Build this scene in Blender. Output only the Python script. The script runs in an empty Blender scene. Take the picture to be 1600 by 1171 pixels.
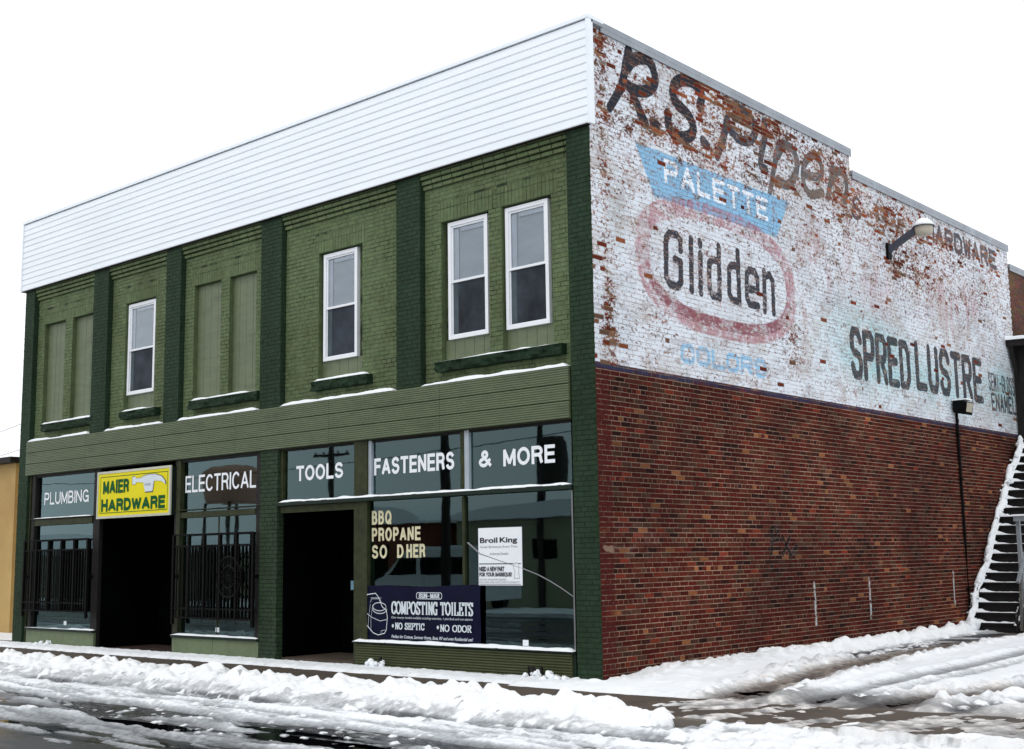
import bpy, math, random
import numpy as np
from mathutils import Vector, Matrix

random.seed(7)
rng = np.random.default_rng(11)
scene = bpy.context.scene
COL = scene.collection

# ------------------------------------------------------------------ camera
cam_d = bpy.data.cameras.new('camera')
cam = bpy.data.objects.new('camera', cam_d)
COL.objects.link(cam)
R = Matrix(((0.7522, 0.1059, 0.6503), (0.6589, -0.0983, -0.7458), (-0.0151, 0.9895, -0.1437)))
cam.matrix_world = Matrix.Translation((9.93, -13.072, 1.6)) @ R.to_4x4()
cam_d.sensor_fit = 'HORIZONTAL'
cam_d.sensor_width = 36.0
cam_d.lens = 36.0 * 1954.47 / 1600.0
cam_d.clip_start = 0.1
cam_d.clip_end = 2000
scene.camera = cam

# ------------------------------------------------------------------ world, sun, exposure
w = bpy.data.worlds.new('World')
scene.world = w
w.use_nodes = True
nt = w.node_tree
nt.nodes.clear()
SUN_EL, SUN_AZ = math.radians(52), math.radians(200)
sky = nt.nodes.new('ShaderNodeTexSky')
sky.sky_type = 'NISHITA'
sky.sun_disc = False
sky.sun_elevation = SUN_EL
sky.sun_rotation = SUN_AZ
sky.dust_density = 4
mix = nt.nodes.new('ShaderNodeMixRGB')           # thick even cloud over the blue
mix.inputs[0].default_value = 0.93
mix.inputs[2].default_value = (12.6, 12.9, 13.2, 1)
bg = nt.nodes.new('ShaderNodeBackground')
bg.inputs[1].default_value = 0.1
wo = nt.nodes.new('ShaderNodeOutputWorld')
nt.links.new(sky.outputs[0], mix.inputs[1])
nt.links.new(mix.outputs[0], bg.inputs[0])
nt.links.new(bg.outputs[0], wo.inputs[0])
sd = bpy.data.lights.new('sun', 'SUN')
sd.energy = 0.55
sd.angle = math.radians(25)
sd.color = (1.0, 0.98, 0.95)
sun = bpy.data.objects.new('sun', sd)
COL.objects.link(sun)
_dir = Vector((math.sin(SUN_AZ) * -math.cos(SUN_EL), math.cos(SUN_AZ) * math.cos(SUN_EL), math.sin(SUN_EL)))
sun.rotation_euler = _dir.to_track_quat('Z', 'Y').to_euler()
scene.view_settings.view_transform = 'Standard'
scene.view_settings.look = 'None'
scene.view_settings.gamma = 1
scene.view_settings.exposure = 0
scene.view_settings.use_curve_mapping = False

# ------------------------------------------------------------------ helpers
def tag(o, label=None, cat=None, group=None, kind=None):
    if label: o['label'] = label
    if cat: o['category'] = cat
    if group: o['group'] = group
    if kind: o['kind'] = kind
    return o

class MB:
    """collects quads; each vertex may carry a colour and a bareness"""
    def __init__(s):
        s.v = []; s.f = []; s.c = []; s.b = []
    def face(s, pts, col=(1, 1, 1), bare=0.0):
        n = len(s.v); s.v += pts; s.f.append(tuple(range(n, n + len(pts))))
        s.c += [col] * len(pts); s.b += [bare] * len(pts)
    def poly(s, pts, faces, col=(1, 1, 1), bare=0.0):
        n = len(s.v); s.v += [tuple(p) for p in pts]; s.f += [tuple(n + i for i in f) for f in faces]
        s.c += [col] * len(pts); s.b += [bare] * len(pts)
    def box(s, x0, x1, y0, y1, z0, z1, col=(1, 1, 1)):
        p = [(x0, y0, z0), (x1, y0, z0), (x1, y1, z0), (x0, y1, z0), (x0, y0, z1), (x1, y0, z1), (x1, y1, z1), (x0, y1, z1)]
        s.poly(p, [(0, 3, 2, 1), (4, 5, 6, 7), (0, 1, 5, 4), (1, 2, 6, 5), (2, 3, 7, 6), (3, 0, 4, 7)], col)
        return s
    def beam(s, a, b, wd, ht, up=(0, 0, 1)):
        a = Vector(a); b = Vector(b); d = (b - a).normalized()
        r = d.cross(Vector(up))
        if r.length < 1e-3: r = d.cross(Vector((0, 1, 0)))
        r.normalize(); u = r.cross(d)
        p = []
        for q in (a, b):
            for i, j in ((-1, -1), (1, -1), (1, 1), (-1, 1)):
                p.append(tuple(q + r * (i * wd / 2) + u * (j * ht / 2)))
        s.poly(p, [(3, 2, 1, 0), (4, 5, 6, 7), (0, 1, 5, 4), (1, 2, 6, 5), (2, 3, 7, 6), (3, 0, 4, 7)])
        return s
    def tube(s, pts, rad, n=8):
        rings = []
        for i, p in enumerate(pts):
            p = Vector(p)
            d = (Vector(pts[min(i + 1, len(pts) - 1)]) - Vector(pts[max(i - 1, 0)])).normalized()
            r = d.cross(Vector((0, 0, 1)))
            if r.length < 1e-3: r = Vector((1, 0, 0))
            r.normalize(); u = r.cross(d)
            rr = rad[i] if isinstance(rad, (list, tuple)) else rad
            rings.append([tuple(p + r * (math.cos(t) * rr) + u * (math.sin(t) * rr)) for t in [2 * math.pi * k / n for k in range(n)]])
        P = [q for rg in rings for q in rg]; F = []
        for i in range(len(rings) - 1):
            for k in range(n):
                F.append((i * n + k, i * n + (k + 1) % n, (i + 1) * n + (k + 1) % n, (i + 1) * n + k))
        F.append(tuple(range(n - 1, -1, -1))); F.append(tuple(range((len(rings) - 1) * n, len(rings) * n)))
        s.poly(P, F)
        return s
    def lathe(s, c, prof, n=20):
        P = []; F = []
        for r, z in prof:
            for k in range(n):
                t = 2 * math.pi * k / n
                P.append((c[0] + r * math.cos(t), c[1] + r * math.sin(t), c[2] + z))
        for i in range(len(prof) - 1):
            for k in range(n):
                F.append((i * n + k, i * n + (k + 1) % n, (i + 1) * n + (k + 1) % n, (i + 1) * n + k))
        s.poly(P, F)
        return s
    def prism(s, outline, y0, y1):
        """outline in x,z, extruded between y0 (front) and y1"""
        n = len(outline)
        P = [(x, y0, z) for x, z in outline] + [(x, y1, z) for x, z in outline]
        F = [tuple(range(n)), tuple(range(2 * n - 1, n - 1, -1))]
        F += [(i, n + i, n + (i + 1) % n, (i + 1) % n) for i in range(n)]
        s.poly(P, F)
        return s
    def build(s, name, m, parent=None, smooth=False, attrs=False):
        me = bpy.data.meshes.new(name)
        me.from_pydata(s.v, [], s.f)
        if attrs:
            a = me.attributes.new('bc', 'FLOAT_COLOR', 'POINT')
            arr = np.ones((len(s.v), 4), np.float32); arr[:, :3] = np.array(s.c, np.float32)
            a.data.foreach_set('color', arr.ravel())
            a = me.attributes.new('bare', 'FLOAT', 'POINT')
            a.data.foreach_set('value', np.array(s.b, np.float32))
        if smooth:
            me.polygons.foreach_set('use_smooth', [True] * len(me.polygons))
        me.materials.append(m)
        o = bpy.data.objects.new(name, me)
        COL.objects.link(o)
        if parent: o.parent = parent
        return o

def empty(name, loc=(0, 0, 0)):
    o = bpy.data.objects.new(name, None)
    o.empty_display_size = 0.2
    COL.objects.link(o)
    o.location = loc
    return o

def adopt(child, parent):
    """parent keeps its own location; child built in world coordinates"""
    child.parent = parent
    child.matrix_parent_inverse = Matrix.Translation(parent.location).inverted()
    return child

def hash2(ix, iy, seed):
    h = (ix.astype(np.int64) * 374761393 + iy.astype(np.int64) * 668265263 + seed * 974634777) & 0xffffffff
    h = ((h ^ (h >> 13)) * 1274126177) & 0xffffffff
    return ((h ^ (h >> 16)) & 0xffff) / 65535.0

def vn(x, y, seed=0):
    ix = np.floor(x); iy = np.floor(y); fx = x - ix; fy = y - iy
    fx = fx * fx * (3 - 2 * fx); fy = fy * fy * (3 - 2 * fy)
    a = hash2(ix, iy, seed); b = hash2(ix + 1, iy, seed); c = hash2(ix, iy + 1, seed); d = hash2(ix + 1, iy + 1, seed)
    return (a * (1 - fx) + b * fx) * (1 - fy) + (c * (1 - fx) + d * fx) * fy

def fbm(x, y, seed=0, o=4, g=0.5):
    t = 0; amp = 1; tot = 0
    for i in range(o):
        t = t + amp * vn(x * 2 ** i + 17.3 * i, y * 2 ** i - 9.1 * i, seed + i * 31); tot += amp; amp *= g
    return t / tot

def sst(a, b, x):
    t = np.clip((x - a) / (b - a), 0, 1)
    return t * t * (3 - 2 * t)

# ------------------------------------------------------------------ materials
def base_mat(name):
    m = bpy.data.materials.new(name); m.use_nodes = True
    nt = m.node_tree
    return m, nt, nt.nodes['Principled BSDF']

def node(nt, t, **kw):
    n = nt.nodes.new(t)
    for k, v in kw.items(): setattr(n, k, v)
    return n

def noise(nt, scale, detail=4, vec=None, rough=0.55):
    n = node(nt, 'ShaderNodeTexNoise'); n.inputs['Scale'].default_value = scale; n.inputs['Detail'].default_value = detail
    n.inputs['Roughness'].default_value = rough
    if vec: nt.links.new(vec, n.inputs['Vector'])
    return n

def ramp(nt, src, stops):
    r = node(nt, 'ShaderNodeValToRGB')
    while len(r.color_ramp.elements) < len(stops): r.color_ramp.elements.new(0.5)
    for e, (p, c) in zip(r.color_ramp.elements, stops):
        e.position = p; e.color = (*c, 1) if len(c) == 3 else c
    nt.links.new(src, r.inputs[0])
    return r

def mixc(nt, fac, a, b, mode='MIX'):
    m = node(nt, 'ShaderNodeMixRGB', blend_type=mode)
    for i, s in ((0, fac), (1, a), (2, b)):
        if hasattr(s, 'links') or isinstance(s, bpy.types.NodeSocket): nt.links.new(s, m.inputs[i])
        elif isinstance(s, (int, float)): m.inputs[i].default_value = s
        else: m.inputs[i].default_value = (*s, 1)
    return m.outputs[0]

def pos(nt):
    return node(nt, 'ShaderNodeNewGeometry').outputs['Position']

def mapv(nt, src, scale):
    m = node(nt, 'ShaderNodeMapping'); m.inputs['Scale'].default_value = scale
    nt.links.new(src, m.inputs[0]); return m.outputs[0]

def bump(nt, bsdf, h, strength=0.3, dist=0.01):
    b = node(nt, 'ShaderNodeBump'); b.inputs['Strength'].default_value = strength; b.inputs['Distance'].default_value = dist
    nt.links.new(h, b.inputs['Height']); nt.links.new(b.outputs[0], bsdf.inputs['Normal'])

def simple(name, col, rough=0.6, var=0.15, scale=6, metal=0.0, bumpd=0.0, stretch=(1, 1, 1), dirt=None, dirt_amt=0.3, spec=0.5):
    m, nt, b = base_mat(name)
    p = mapv(nt, pos(nt), stretch)
    n = noise(nt, scale, 6, p)
    lo = tuple(c * (1 - var) for c in col); hi = tuple(min(1, c * (1 + var)) for c in col)
    c = ramp(nt, n.outputs[0], [(0.3, lo), (0.7, hi)]).outputs[0]
    if dirt:
        n2 = noise(nt, scale * 0.37, 8, p, 0.7)
        f = ramp(nt, n2.outputs[0], [(0.5, (0, 0, 0)), (0.75, (dirt_amt,) * 3)]).outputs[0]
        c = mixc(nt, f, c, dirt)
    nt.links.new(c, b.inputs['Base Color'])
    b.inputs['Roughness'].default_value = rough
    b.inputs['Metallic'].default_value = metal
    b.inputs['Specular IOR Level'].default_value = spec
    if bumpd:
        n3 = noise(nt, scale * 6, 5, p)
        bump(nt, b, n3.outputs[0], 0.6, bumpd)
    return m

def glass(name, tint, refl=(0.66, 0.95, 1.0)):
    m, nt, b = base_mat(name)
    nt.nodes.remove(b)
    out = nt.nodes['Material Output']
    tr = node(nt, 'ShaderNodeBsdfTransparent'); tr.inputs[0].default_value = (*tint, 1)
    gl = node(nt, 'ShaderNodeBsdfGlossy'); gl.inputs['Roughness'].default_value = 0.015; gl.inputs[0].default_value = (*refl, 1)
    n = noise(nt, 1.3, 2, pos(nt)); bp = node(nt, 'ShaderNodeBump'); bp.inputs['Strength'].default_value = 0.2; bp.inputs['Distance'].default_value = 0.004
    nt.links.new(n.outputs[0], bp.inputs['Height']); nt.links.new(bp.outputs[0], gl.inputs['Normal'])
    fr = node(nt, 'ShaderNodeFresnel'); fr.inputs[0].default_value = 1.52
    mx = node(nt, 'ShaderNodeMixShader')
    bf = node(nt, 'ShaderNodeNewGeometry'); iv = node(nt, 'ShaderNodeMath', operation='SUBTRACT'); iv.inputs[0].default_value = 1; nt.links.new(bf.outputs['Backfacing'], iv.inputs[1])
    m1 = node(nt, 'ShaderNodeMath', operation='MULTIPLY'); nt.links.new(fr.outputs[0], m1.inputs[0]); nt.links.new(iv.outputs[0], m1.inputs[1])
    m2 = node(nt, 'ShaderNodeMath', operation='MULTIPLY', use_clamp=True); m2.inputs[1].default_value = 1.75; nt.links.new(m1.outputs[0], m2.inputs[0])   # both faces of the pane
    nt.links.new(m2.outputs[0], mx.inputs[0]); nt.links.new(tr.outputs[0], mx.inputs[1]); nt.links.new(gl.outputs[0], mx.inputs[2])
    nt.links.new(mx.outputs[0], out.inputs[0])
    return m

LG = (0.114, 0.154, 0.076)      # light olive green paint
DG = (0.021, 0.044, 0.023)      # dark bottle green paint

def brick_paint_mat():
    m, nt, b = base_mat('painted_green_brick')
    a = node(nt, 'ShaderNodeAttribute', attribute_name='bc')
    p = pos(nt)
    n = noise(nt, 9, 8, p, 0.65)
    n2 = noise(nt, 1.1, 6, mapv(nt, p, (1, 1, 0.35)), 0.7)
    c = mixc(nt, 0.75, a.outputs['Color'], ramp(nt, n.outputs[0], [(0.3, (0.62,) * 3), (0.65, (1.1,) * 3)]).outputs[0], 'MULTIPLY')
    c = mixc(nt, 0.8, c, ramp(nt, n2.outputs[0], [(0.32, (0.62, 0.6, 0.55)), (0.6, (1.08,) * 3)]).outputs[0], 'MULTIPLY')
    n3 = noise(nt, 40, 3, p)
    c = mixc(nt, ramp(nt, n3.outputs[0], [(0.70, (0, 0, 0)), (0.74, (0.55,) * 3)]).outputs[0], c, (0.02, 0.02, 0.012))
    mb_ = node(nt, 'ShaderNodeAttribute', attribute_name='bare')
    n5 = noise(nt, 3.0, 6, p, .7)
    jf_ = node(nt, 'ShaderNodeMath', operation='MULTIPLY'); nt.links.new(mb_.outputs['Fac'], jf_.inputs[0])
    nt.links.new(ramp(nt, n5.outputs[0], [(0.48, (0, 0, 0)), (0.60, (.9, .9, .9))]).outputs[0], jf_.inputs[1])
    gn = node(nt, 'ShaderNodeSeparateXYZ'); nt.links.new(node(nt, 'ShaderNodeNewGeometry').outputs['True Normal'], gn.inputs[0])
    ab = node(nt, 'ShaderNodeMath', operation='ABSOLUTE'); nt.links.new(gn.outputs[1], ab.inputs[0])
    gt = node(nt, 'ShaderNodeMath', operation='GREATER_THAN'); gt.inputs[1].default_value = .9; nt.links.new(ab.outputs[0], gt.inputs[0])
    j2 = node(nt, 'ShaderNodeMath', operation='MULTIPLY'); nt.links.new(jf_.outputs[0], j2.inputs[0]); nt.links.new(gt.outputs[0], j2.inputs[1])
    c = mixc(nt, j2.outputs[0], c, (0.012, 0.018, 0.010))
    nt.links.new(c, b.inputs['Base Color'])
    b.inputs['Roughness'].default_value = 0.7
    b.inputs['Specular IOR Level'].default_value = 0.15
    bump(nt, b, noise(nt, 55, 5, p).outputs[0], 0.7, 0.004)
    return m

# --- the old painted advertisements on the side wall, laid out in metres (y along the wall, z up)
PX = 0.008
IW, IH = int(17 / PX), int(9 / PX)

def painted_wall_image():
    yy, zz = np.meshgrid((np.arange(IW) + .5) * PX, (np.arange(IH) + .5) * PX)
    wob = (fbm(yy * 9, zz * 9, 5) - .5) * 0.03
    def ranked(a):
        h = np.histogram(a, 512, (a.min(), a.max())); cdf = np.cumsum(h[0]) / a.size
        return np.interp(a, (h[1][1:] + h[1][:-1]) / 2, cdf)
    fine = ranked(fbm(yy * 22, zz * 34, 3, 4, 0.7))
    mid = ranked(fbm(yy * 4.6, zz * 12, 8, 4, 0.62))
    big = ranked(fbm(yy * 0.8, zz * 1.1, 21, 4))
    img = np.zeros((IH, IW, 4), np.float32)
    white = np.array([0.705, 0.75, 0.815], np.float32)
    img[..., :3] = white
    def lay(mask, col, k=1.0):
        mm = (mask * k)[..., None]
        img[..., :3] = img[..., :3] * (1 - mm) + np.array(col, np.float32) * mm
    # uneven whitewash, older coats showing through
    lay(sst(.45, .95, ranked(fbm(yy * 1.5, zz * 1.7, 44, 5))), (0.44, 0.48, 0.52), 0.34)
    lay(sst(.6, .98, ranked(fbm(yy * 3.2, zz * 2.6, 61, 5))), (0.46, 0.41, 0.36), 0.34)
    def blob(y, z, ry, rz):
        return np.exp(-(((yy - y) / ry) ** 2 + ((zz - z) / rz) ** 2))
    streak = ranked(fbm(yy * 7, zz * 1.3, 77, 4))
    pink = (blob(6.7, 6.6, .9, .7) * .6 + blob(12.6, 6.7, 1.7, .6) * .75 + blob(8.7, 6.4, .8, .7) * .45 + blob(5.9, 5.7, .5, .9) * .35)
    lay(np.clip(pink * sst(.3, .9, streak), 0, 1), (0.46, 0.24, 0.27), 0.75)
    lay(np.clip(blob(8.2, 5.3, 1.3, .6) + blob(11, 4.9, 3.2, .5) * .8 + blob(15, 5.1, .8, .5), 0, 1) * sst(.0, .6, fbm(yy * 2, zz * 2, 91)), (0.34, 0.58, 0.62), 0.9)
    lay(np.clip(blob(.6, 6.7, .25, 1.3), 0, 1) * sst(.2, .8, big), (0.32, 0.36, 0.34), 0.5)
    YW = yy + wob; ZW = zz + wob * .7
    def stroke(pts, wd, taper=None):
        y0 = min(p[0] for p in pts) - wd - .1; y1 = max(p[0] for p in pts) + wd + .1
        z0 = min(p[1] for p in pts) - wd - .1; z1 = max(p[1] for p in pts) + wd + .1
        i0, i1 = max(0, int(z0 / PX)), min(IH, int(z1 / PX)); j0, j1 = max(0, int(y0 / PX)), min(IW, int(y1 / PX))
        m = np.zeros((IH, IW), np.float32)
        Y = YW[i0:i1, j0:j1]; Z = ZW[i0:i1, j0:j1]; d = np.full(Y.shape, 9.0)
        nseg = len(pts) - 1
        for k in range(nseg):
            (ay, az), (by, bz) = pts[k], pts[k + 1]
            L = (by - ay) ** 2 + (bz - az) ** 2 + 1e-9
            t = np.clip(((Y - ay) * (by - ay) + (Z - az) * (bz - az)) / L, 0, 1)
            ww = wd if taper is None else wd * (taper[0] + (taper[1] - taper[0]) * (k + t) / nseg)
            d = np.minimum(d, np.hypot(Y - ay - t * (by - ay), Z - az - t * (bz - az)) - ww / 2)
        m[i0:i1, j0:j1] = 1 - sst(-.004, .008, d)
        return m
    def smooth(pts, n=6):
        out = []
        P = [pts[0]] + list(pts) + [pts[-1]]
        for i in range(1, len(P) - 2):
            for k in range(n):
                t = k / n; a, b, c, d = [np.array(P[i + j], float) for j in (-1, 0, 1, 2)]
                out.append(tuple(0.5 * ((2 * b) + (c - a) * t + (2 * a - 5 * b + 4 * c - d) * t * t + (3 * b - a - 3 * c + d) * t ** 3)))
        out.append(tuple(pts[-1])); return out
    def union(ms):
        r = ms[0]
        for q in ms[1:]: r = np.maximum(r, q)
        return r
    black = (0.022, 0.026, 0.040)
    wear = lambda lo, hi: sst(lo, hi, mid * .5 + fine * .5)
    # heading in brush script
    head = union([stroke([(0.97, 8.74), (0.9, 8.52), (0.77, 8.15), (0.47, 7.77)], .20, (1.0, .7)),
                  stroke(smooth([(0.93, 8.5), (1.11, 8.67), (1.42, 8.76), (1.58, 8.66), (1.6, 8.45), (1.39, 8.27), (1.11, 8.2), (0.93, 8.22)]), .19),
                  stroke([(0.99, 8.2), (1.12, 8.02), (1.31, 7.78)], .22, (.6, 1.0)),
                  stroke([(1.52, 7.83), (1.63, 7.81)], .17),
                  stroke(smooth([(2.82, 8.42), (2.88, 8.66), (2.63, 8.76), (2.3, 8.69), (2.1, 8.52), (2.12, 8.33), (2.42, 8.22), (2.60, 8.08), (2.54, 7.89), (2.21, 7.77), (1.96, 7.85), (1.93, 8.05)]), .20)])
    lay(head * (0.45 + .55 * wear(.05, .22)), (.014, .017, .028), 0.98)
    head2 = union([stroke([(2.87, 7.88), (2.99, 7.84)], .17),
                   stroke([(3.62, 8.40), (3.46, 8.05), (3.26, 7.72)], .20, (1, .75)),
                   stroke(smooth([(3.60, 8.40), (3.68, 8.28), (3.93, 8.18), (4.28, 8.23), (4.50, 8.46), (4.30, 8.66), (3.9, 8.72)]), .17),
                   stroke(smooth([(4.81, 8.45), (4.66, 8.11), (4.62, 7.9), (4.78, 7.86)]), .16), stroke([(4.79, 8.68), (4.82, 8.64)], .16)])
    lay(head2 * wear(.12, .40), black, 0.95)
    head3 = union([stroke([(5.25, 8.41), (5.07, 7.99), (4.88, 7.50)], .17, (1, .75)),
                   stroke(smooth([(5.20, 8.20), (5.45, 8.44), (5.80, 8.39), (5.84, 8.08), (5.50, 7.75), (5.16, 7.76)]), .17),
                   stroke(smooth([(6.10, 8.06), (6.71, 8.18), (6.75, 8.42), (6.48, 8.50), (6.16, 8.30), (6.06, 7.94), (6.3, 7.76), (6.75, 7.89)]), .16),
                   stroke([(7.21, 8.46), (7.12, 8.22), (6.96, 7.85)], .16),
                   stroke(smooth([(7.12, 8.16), (7.36, 8.40), (7.66, 8.42), (7.72, 8.14), (7.60, 7.92)]), .16)])
    lay(head3 * wear(.12, .42), (0.045, 0.046, 0.052), 0.90)
    lay(np.clip(blob(6.6, 7.82, 1.2, .16) + blob(7.3, 8.2, .5, .3) * .7, 0, 1), (0.26, 0.19, 0.14), 0.40)
    # blue palette panel
    def inpoly(P):
        m = np.zeros((IH, IW), bool); n = len(P); j = n - 1
        for i in range(n):
            (yi, zi), (yj, zj) = P[i], P[j]
            c = ((zi > ZW) != (zj > ZW)) & (YW < (yj - yi) * (ZW - zi) / (zj - zi + 1e-9) + yi)
            m ^= c; j = i
        return m.astype(np.float32)
    FONT = {
        'P': [[(0, 0), (0, 1), (.8, 1), (1, .9), (1, .6), (.8, .48), (0, .48)]],
        'A': [[(0, 0), (.5, 1), (1, 0)], [(.2, .32), (.8, .32)]], 'L': [[(0, 1), (0, 0), (1, 0)]],
        'E': [[(1, 1), (0, 1), (0, 0), (1, 0)], [(0, .52), (.85, .52)]], 'T': [[(0, 1), (1, 1)], [(.5, 1), (.5, 0)]],
        'C': [[(1, .75), (.85, 1), (.2, 1), (0, .8), (0, .2), (.2, 0), (.85, 0), (1, .25)]],
        'O': [[(.2, 1), (.8, 1), (1, .8), (1, .2), (.8, 0), (.2, 0), (0, .2), (0, .8), (.2, 1)]],
        'R': [[(0, 0), (0, 1), (.8, 1), (1, .88), (1, .62), (.8, .5), (0, .5)], [(.5, .5), (1, 0)]],
        'S': [[(1, .8), (.8, 1), (.2, 1), (0, .82), (0, .65), (.2, .53), (.8, .45), (1, .32), (1, .18), (.8, 0), (.2, 0), (0, .2)]],
        'D': [[(0, 0), (0, 1), (.7, 1), (1, .8), (1, .2), (.7, 0), (0, 0)]],
        'U': [[(0, 1), (0, .2), (.2, 0), (.8, 0), (1, .2), (1, 1)]], 'M': [[(0, 0), (0, 1), (.5, .35), (1, 1), (1, 0)]],
        'I': [[(.5, 0), (.5, 1)]], '-': [[(.1, .5), (.9, .5)]], 'G': [[(1, .78), (.8, 1), (.2, 1), (0, .8), (0, .2), (.2, 0), (.8, 0), (1, .2), (1, .48), (.6, .48)]],
        'N': [[(0, 0), (0, 1), (1, 0), (1, 1)]], 'H': [[(0, 0), (0, 1)], [(1, 0), (1, 1)], [(0, .5), (1, .5)]],
        'W': [[(0, 1), (.25, 0), (.5, .8), (.75, 0), (1, 1)]],
        '&': [[(1, .3), (.7, 0), (.3, 0), (.05, .2), (.1, .42), (.75, .72), (.7, .95), (.4, 1), (.2, .8), (.9, 0)]],
    }
    def word(txt, y0, y1, z0, z1, wd, gap=.35, slant=0.0):
        n = len(txt); cell = (y1 - y0 - wd) / (n + (n - 1) * gap); ms = []
        for i, ch in enumerate(txt):
            if ch not in FONT: continue
            cy = y0 + wd / 2 + i * cell * (1 + gap)
            for pl in FONT[ch]:
                ms.append(stroke([(cy + u * cell + slant * v, z0 + wd / 2 + v * (z1 - z0 - wd)) for u, v in pl], wd))
        return union(ms)
    pal = inpoly([(1.05, 7.42), (5.50, 7.46), (5.03, 6.76), (1.50, 6.71)])
    lay(pal * (.3 + .7 * wear(.05, .25)), (0.235, 0.475, 0.70), 0.95)
    lay(word('PALETTE', 1.78, 4.78, 6.98, 7.35, .070, .50), (0.80, 0.86, 0.93), 1.0)
    # red ring
    def superell(y, z, ry, rz, k=2.6):
        return (np.abs((YW - y) / ry) ** k + np.abs((ZW - z) / rz) ** k) ** (1 / k)
    def rot(y, z, ry, rz, k=2.6):
        return superell(y, z, ry, rz, k)
    so = rot(3.28, 5.86, 2.30, 1.03); si = rot(3.30, 5.87, 1.96, .72)
    ring = (1 - sst(.985, 1.01, so)) * sst(.985, 1.02, si)
    lay(1 - sst(.99, 1.01, si), (0.68, 0.73, 0.80), 0.45)
    lay(ring * (.15 + .85 * sst(.15, .75, ranked(fbm(yy * 12, zz * 12, 111, 4, .7)) * .6 + mid * .4)), (0.40, 0.125, 0.15), 0.68)
    rin = (1 - sst(.985, 1.01, rot(3.30, 5.84, 2.12, .88))) * sst(.985, 1.02, si) * sst(6.2, 5.2, zz)
    lay(rin * sst(.2, .6, fine * .5 + mid * .5), (0.20, 0.028, 0.05), 0.75)
    gl = []
    T = .122
    gl += [stroke([(2.14, 6.03), (2.14, 6.18), (2.05, 6.24), (1.86, 6.23), (1.77, 6.14), (1.74, 5.56), (1.83, 5.47), (2.03, 5.46), (2.12, 5.54), (2.13, 5.84), (1.98, 5.86)], T)]
    gl += [stroke([(2.43, 6.25), (2.40, 5.46)], T), stroke([(2.67, 6.06), (2.65, 5.46)], T), stroke([(2.67, 6.25), (2.67, 6.20)], T)]
    gl += [stroke([(3.20, 6.27), (3.18, 5.46)], T), stroke([(3.2, 6.03), (3.0, 6.03), (2.91, 5.95), (2.90, 5.56), (2.98, 5.47), (3.18, 5.47)], T)]
    gl += [stroke([(3.76, 6.29), (3.75, 5.47)], T), stroke([(3.77, 6.04), (3.57, 6.04), (3.48, 5.96), (3.47, 5.57), (3.55, 5.48), (3.75, 5.48)], T)]
    gl += [stroke([(4.02, 5.74), (4.34, 5.75), (4.34, 5.96), (4.26, 6.05), (4.10, 6.05), (4.01, 5.96), (3.99, 5.58), (4.08, 5.49), (4.34, 5.50)], T)]
    gl += [stroke([(4.56, 6.10), (4.54, 5.45)], T), stroke([(4.57, 6.02), (4.74, 6.07), (4.83, 5.98), (4.82, 5.45)], T)]
    lay(union(gl) * wear(.06, .28), black, 0.96)
    lay(word('COLORS', 2.05, 4.50, 4.34, 4.64, .075, .40) * wear(.08, .4), (0.25, 0.52, 0.76), 0.85)
    lay(word('SPRED', 7.50, 10.05, 4.64, 5.60, .160, .55) * wear(.03, .25), (0.030, 0.040, 0.052), 0.95)
    lay(word('LUSTRE', 10.28, 13.76, 4.68, 5.66, .168, .58) * wear(.03, .25), (0.030, 0.040, 0.052), 0.95)
    lay(word('SEMI-GLOSS', 14.10, 15.66, 5.02, 5.42, .044, .70) * wear(.02, .2), (0.035, 0.05, 0.065), 0.95)
    lay(word('ENAMEL', 14.20, 15.70, 4.58, 4.98, .062, .55) * wear(.02, .2), (0.03, 0.045, 0.06), 0.95)
    lay(word('HARDWARE', 11.2, 15.1, 7.84, 8.29, .105, .45) * wear(.08, .4), (0.045, 0.06, 0.085), 0.92)
    amp = stroke(smooth([(8.25, 8.0), (8.12, 8.08), (7.98, 8.02), (7.98, 7.93), (8.12, 7.90), (7.95, 7.86), (7.92, 7.74), (8.05, 7.68), (8.22, 7.74), (8.22, 7.84), (8.1, 7.86)]), .075)
    lay(amp * wear(.05, .2), black, 0.9)
    lay(word('CO', 8.85, 9.75, 7.80, 8.10, .08, .35) * wear(.1, .5), (0.08, 0.08, 0.085), 0.7)
    lay(word('S', 9.85, 10.15, 7.82, 8.06, .07) * wear(.15, .5), (0.08, 0.08, 0.085), 0.6)
    # peeling
    E = .055 + .10 * sst(5.4, 7.4, zz)
    for (y, z, ry, rz, a) in [(4.3, 8.64, 1.3, .20, .50), (2.9, 8.78, .6, .14, .35), (6.6, 8.55, 1.4, .22, .30), (3.3, 8.1, 1.3, .45, .14), (5.6, 7.9, 1.8, .4, .10),
                              (7.5, 7.9, .5, .6, .30), (9.4, 7.95, 1.6, .35, .20), (9.7, 7.2, .3, .35, .30), (12, 7.9, 2.6, .35, .18), (.30, 6, .10, 3.2, .30),
                              (.25, 8.6, .15, .3, .6), (.35, 4.6, .16, .6, .40), (1.3, 7.9, .5, .3, .18), (2.3, 7.65, 2.2, .16, .30), (10.5, 7.0, 1.3, .35, .25), (5.5, 5.0, .35, .3, .35),
                              (13.5, 7.0, 1.4, .4, .12), (1.2, 4.95, .5, .25, .12)]:
        E = E + a * blob(y, z, ry, rz)
    peel = 1 - sst(-.02, .03, (mid * .62 + fine * .38) - E * .92)
    E = E - E * np.clip(head * .80 + head2 * .5 + head3 * .4, 0, 1)
    E = E * (1 - .6 * pal) * (1 - .35 * (1 - sst(.99, 1.01, so)))
    speck = 1 - sst(-.02, .03, fine - (.025 + E * .85))
    cov = 1 - np.clip(np.maximum(peel, speck * .9), 0, 1)
    hazec = sst(.0, .3, (mid - E)) * .25 + .75
    cov = cov * hazec
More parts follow.
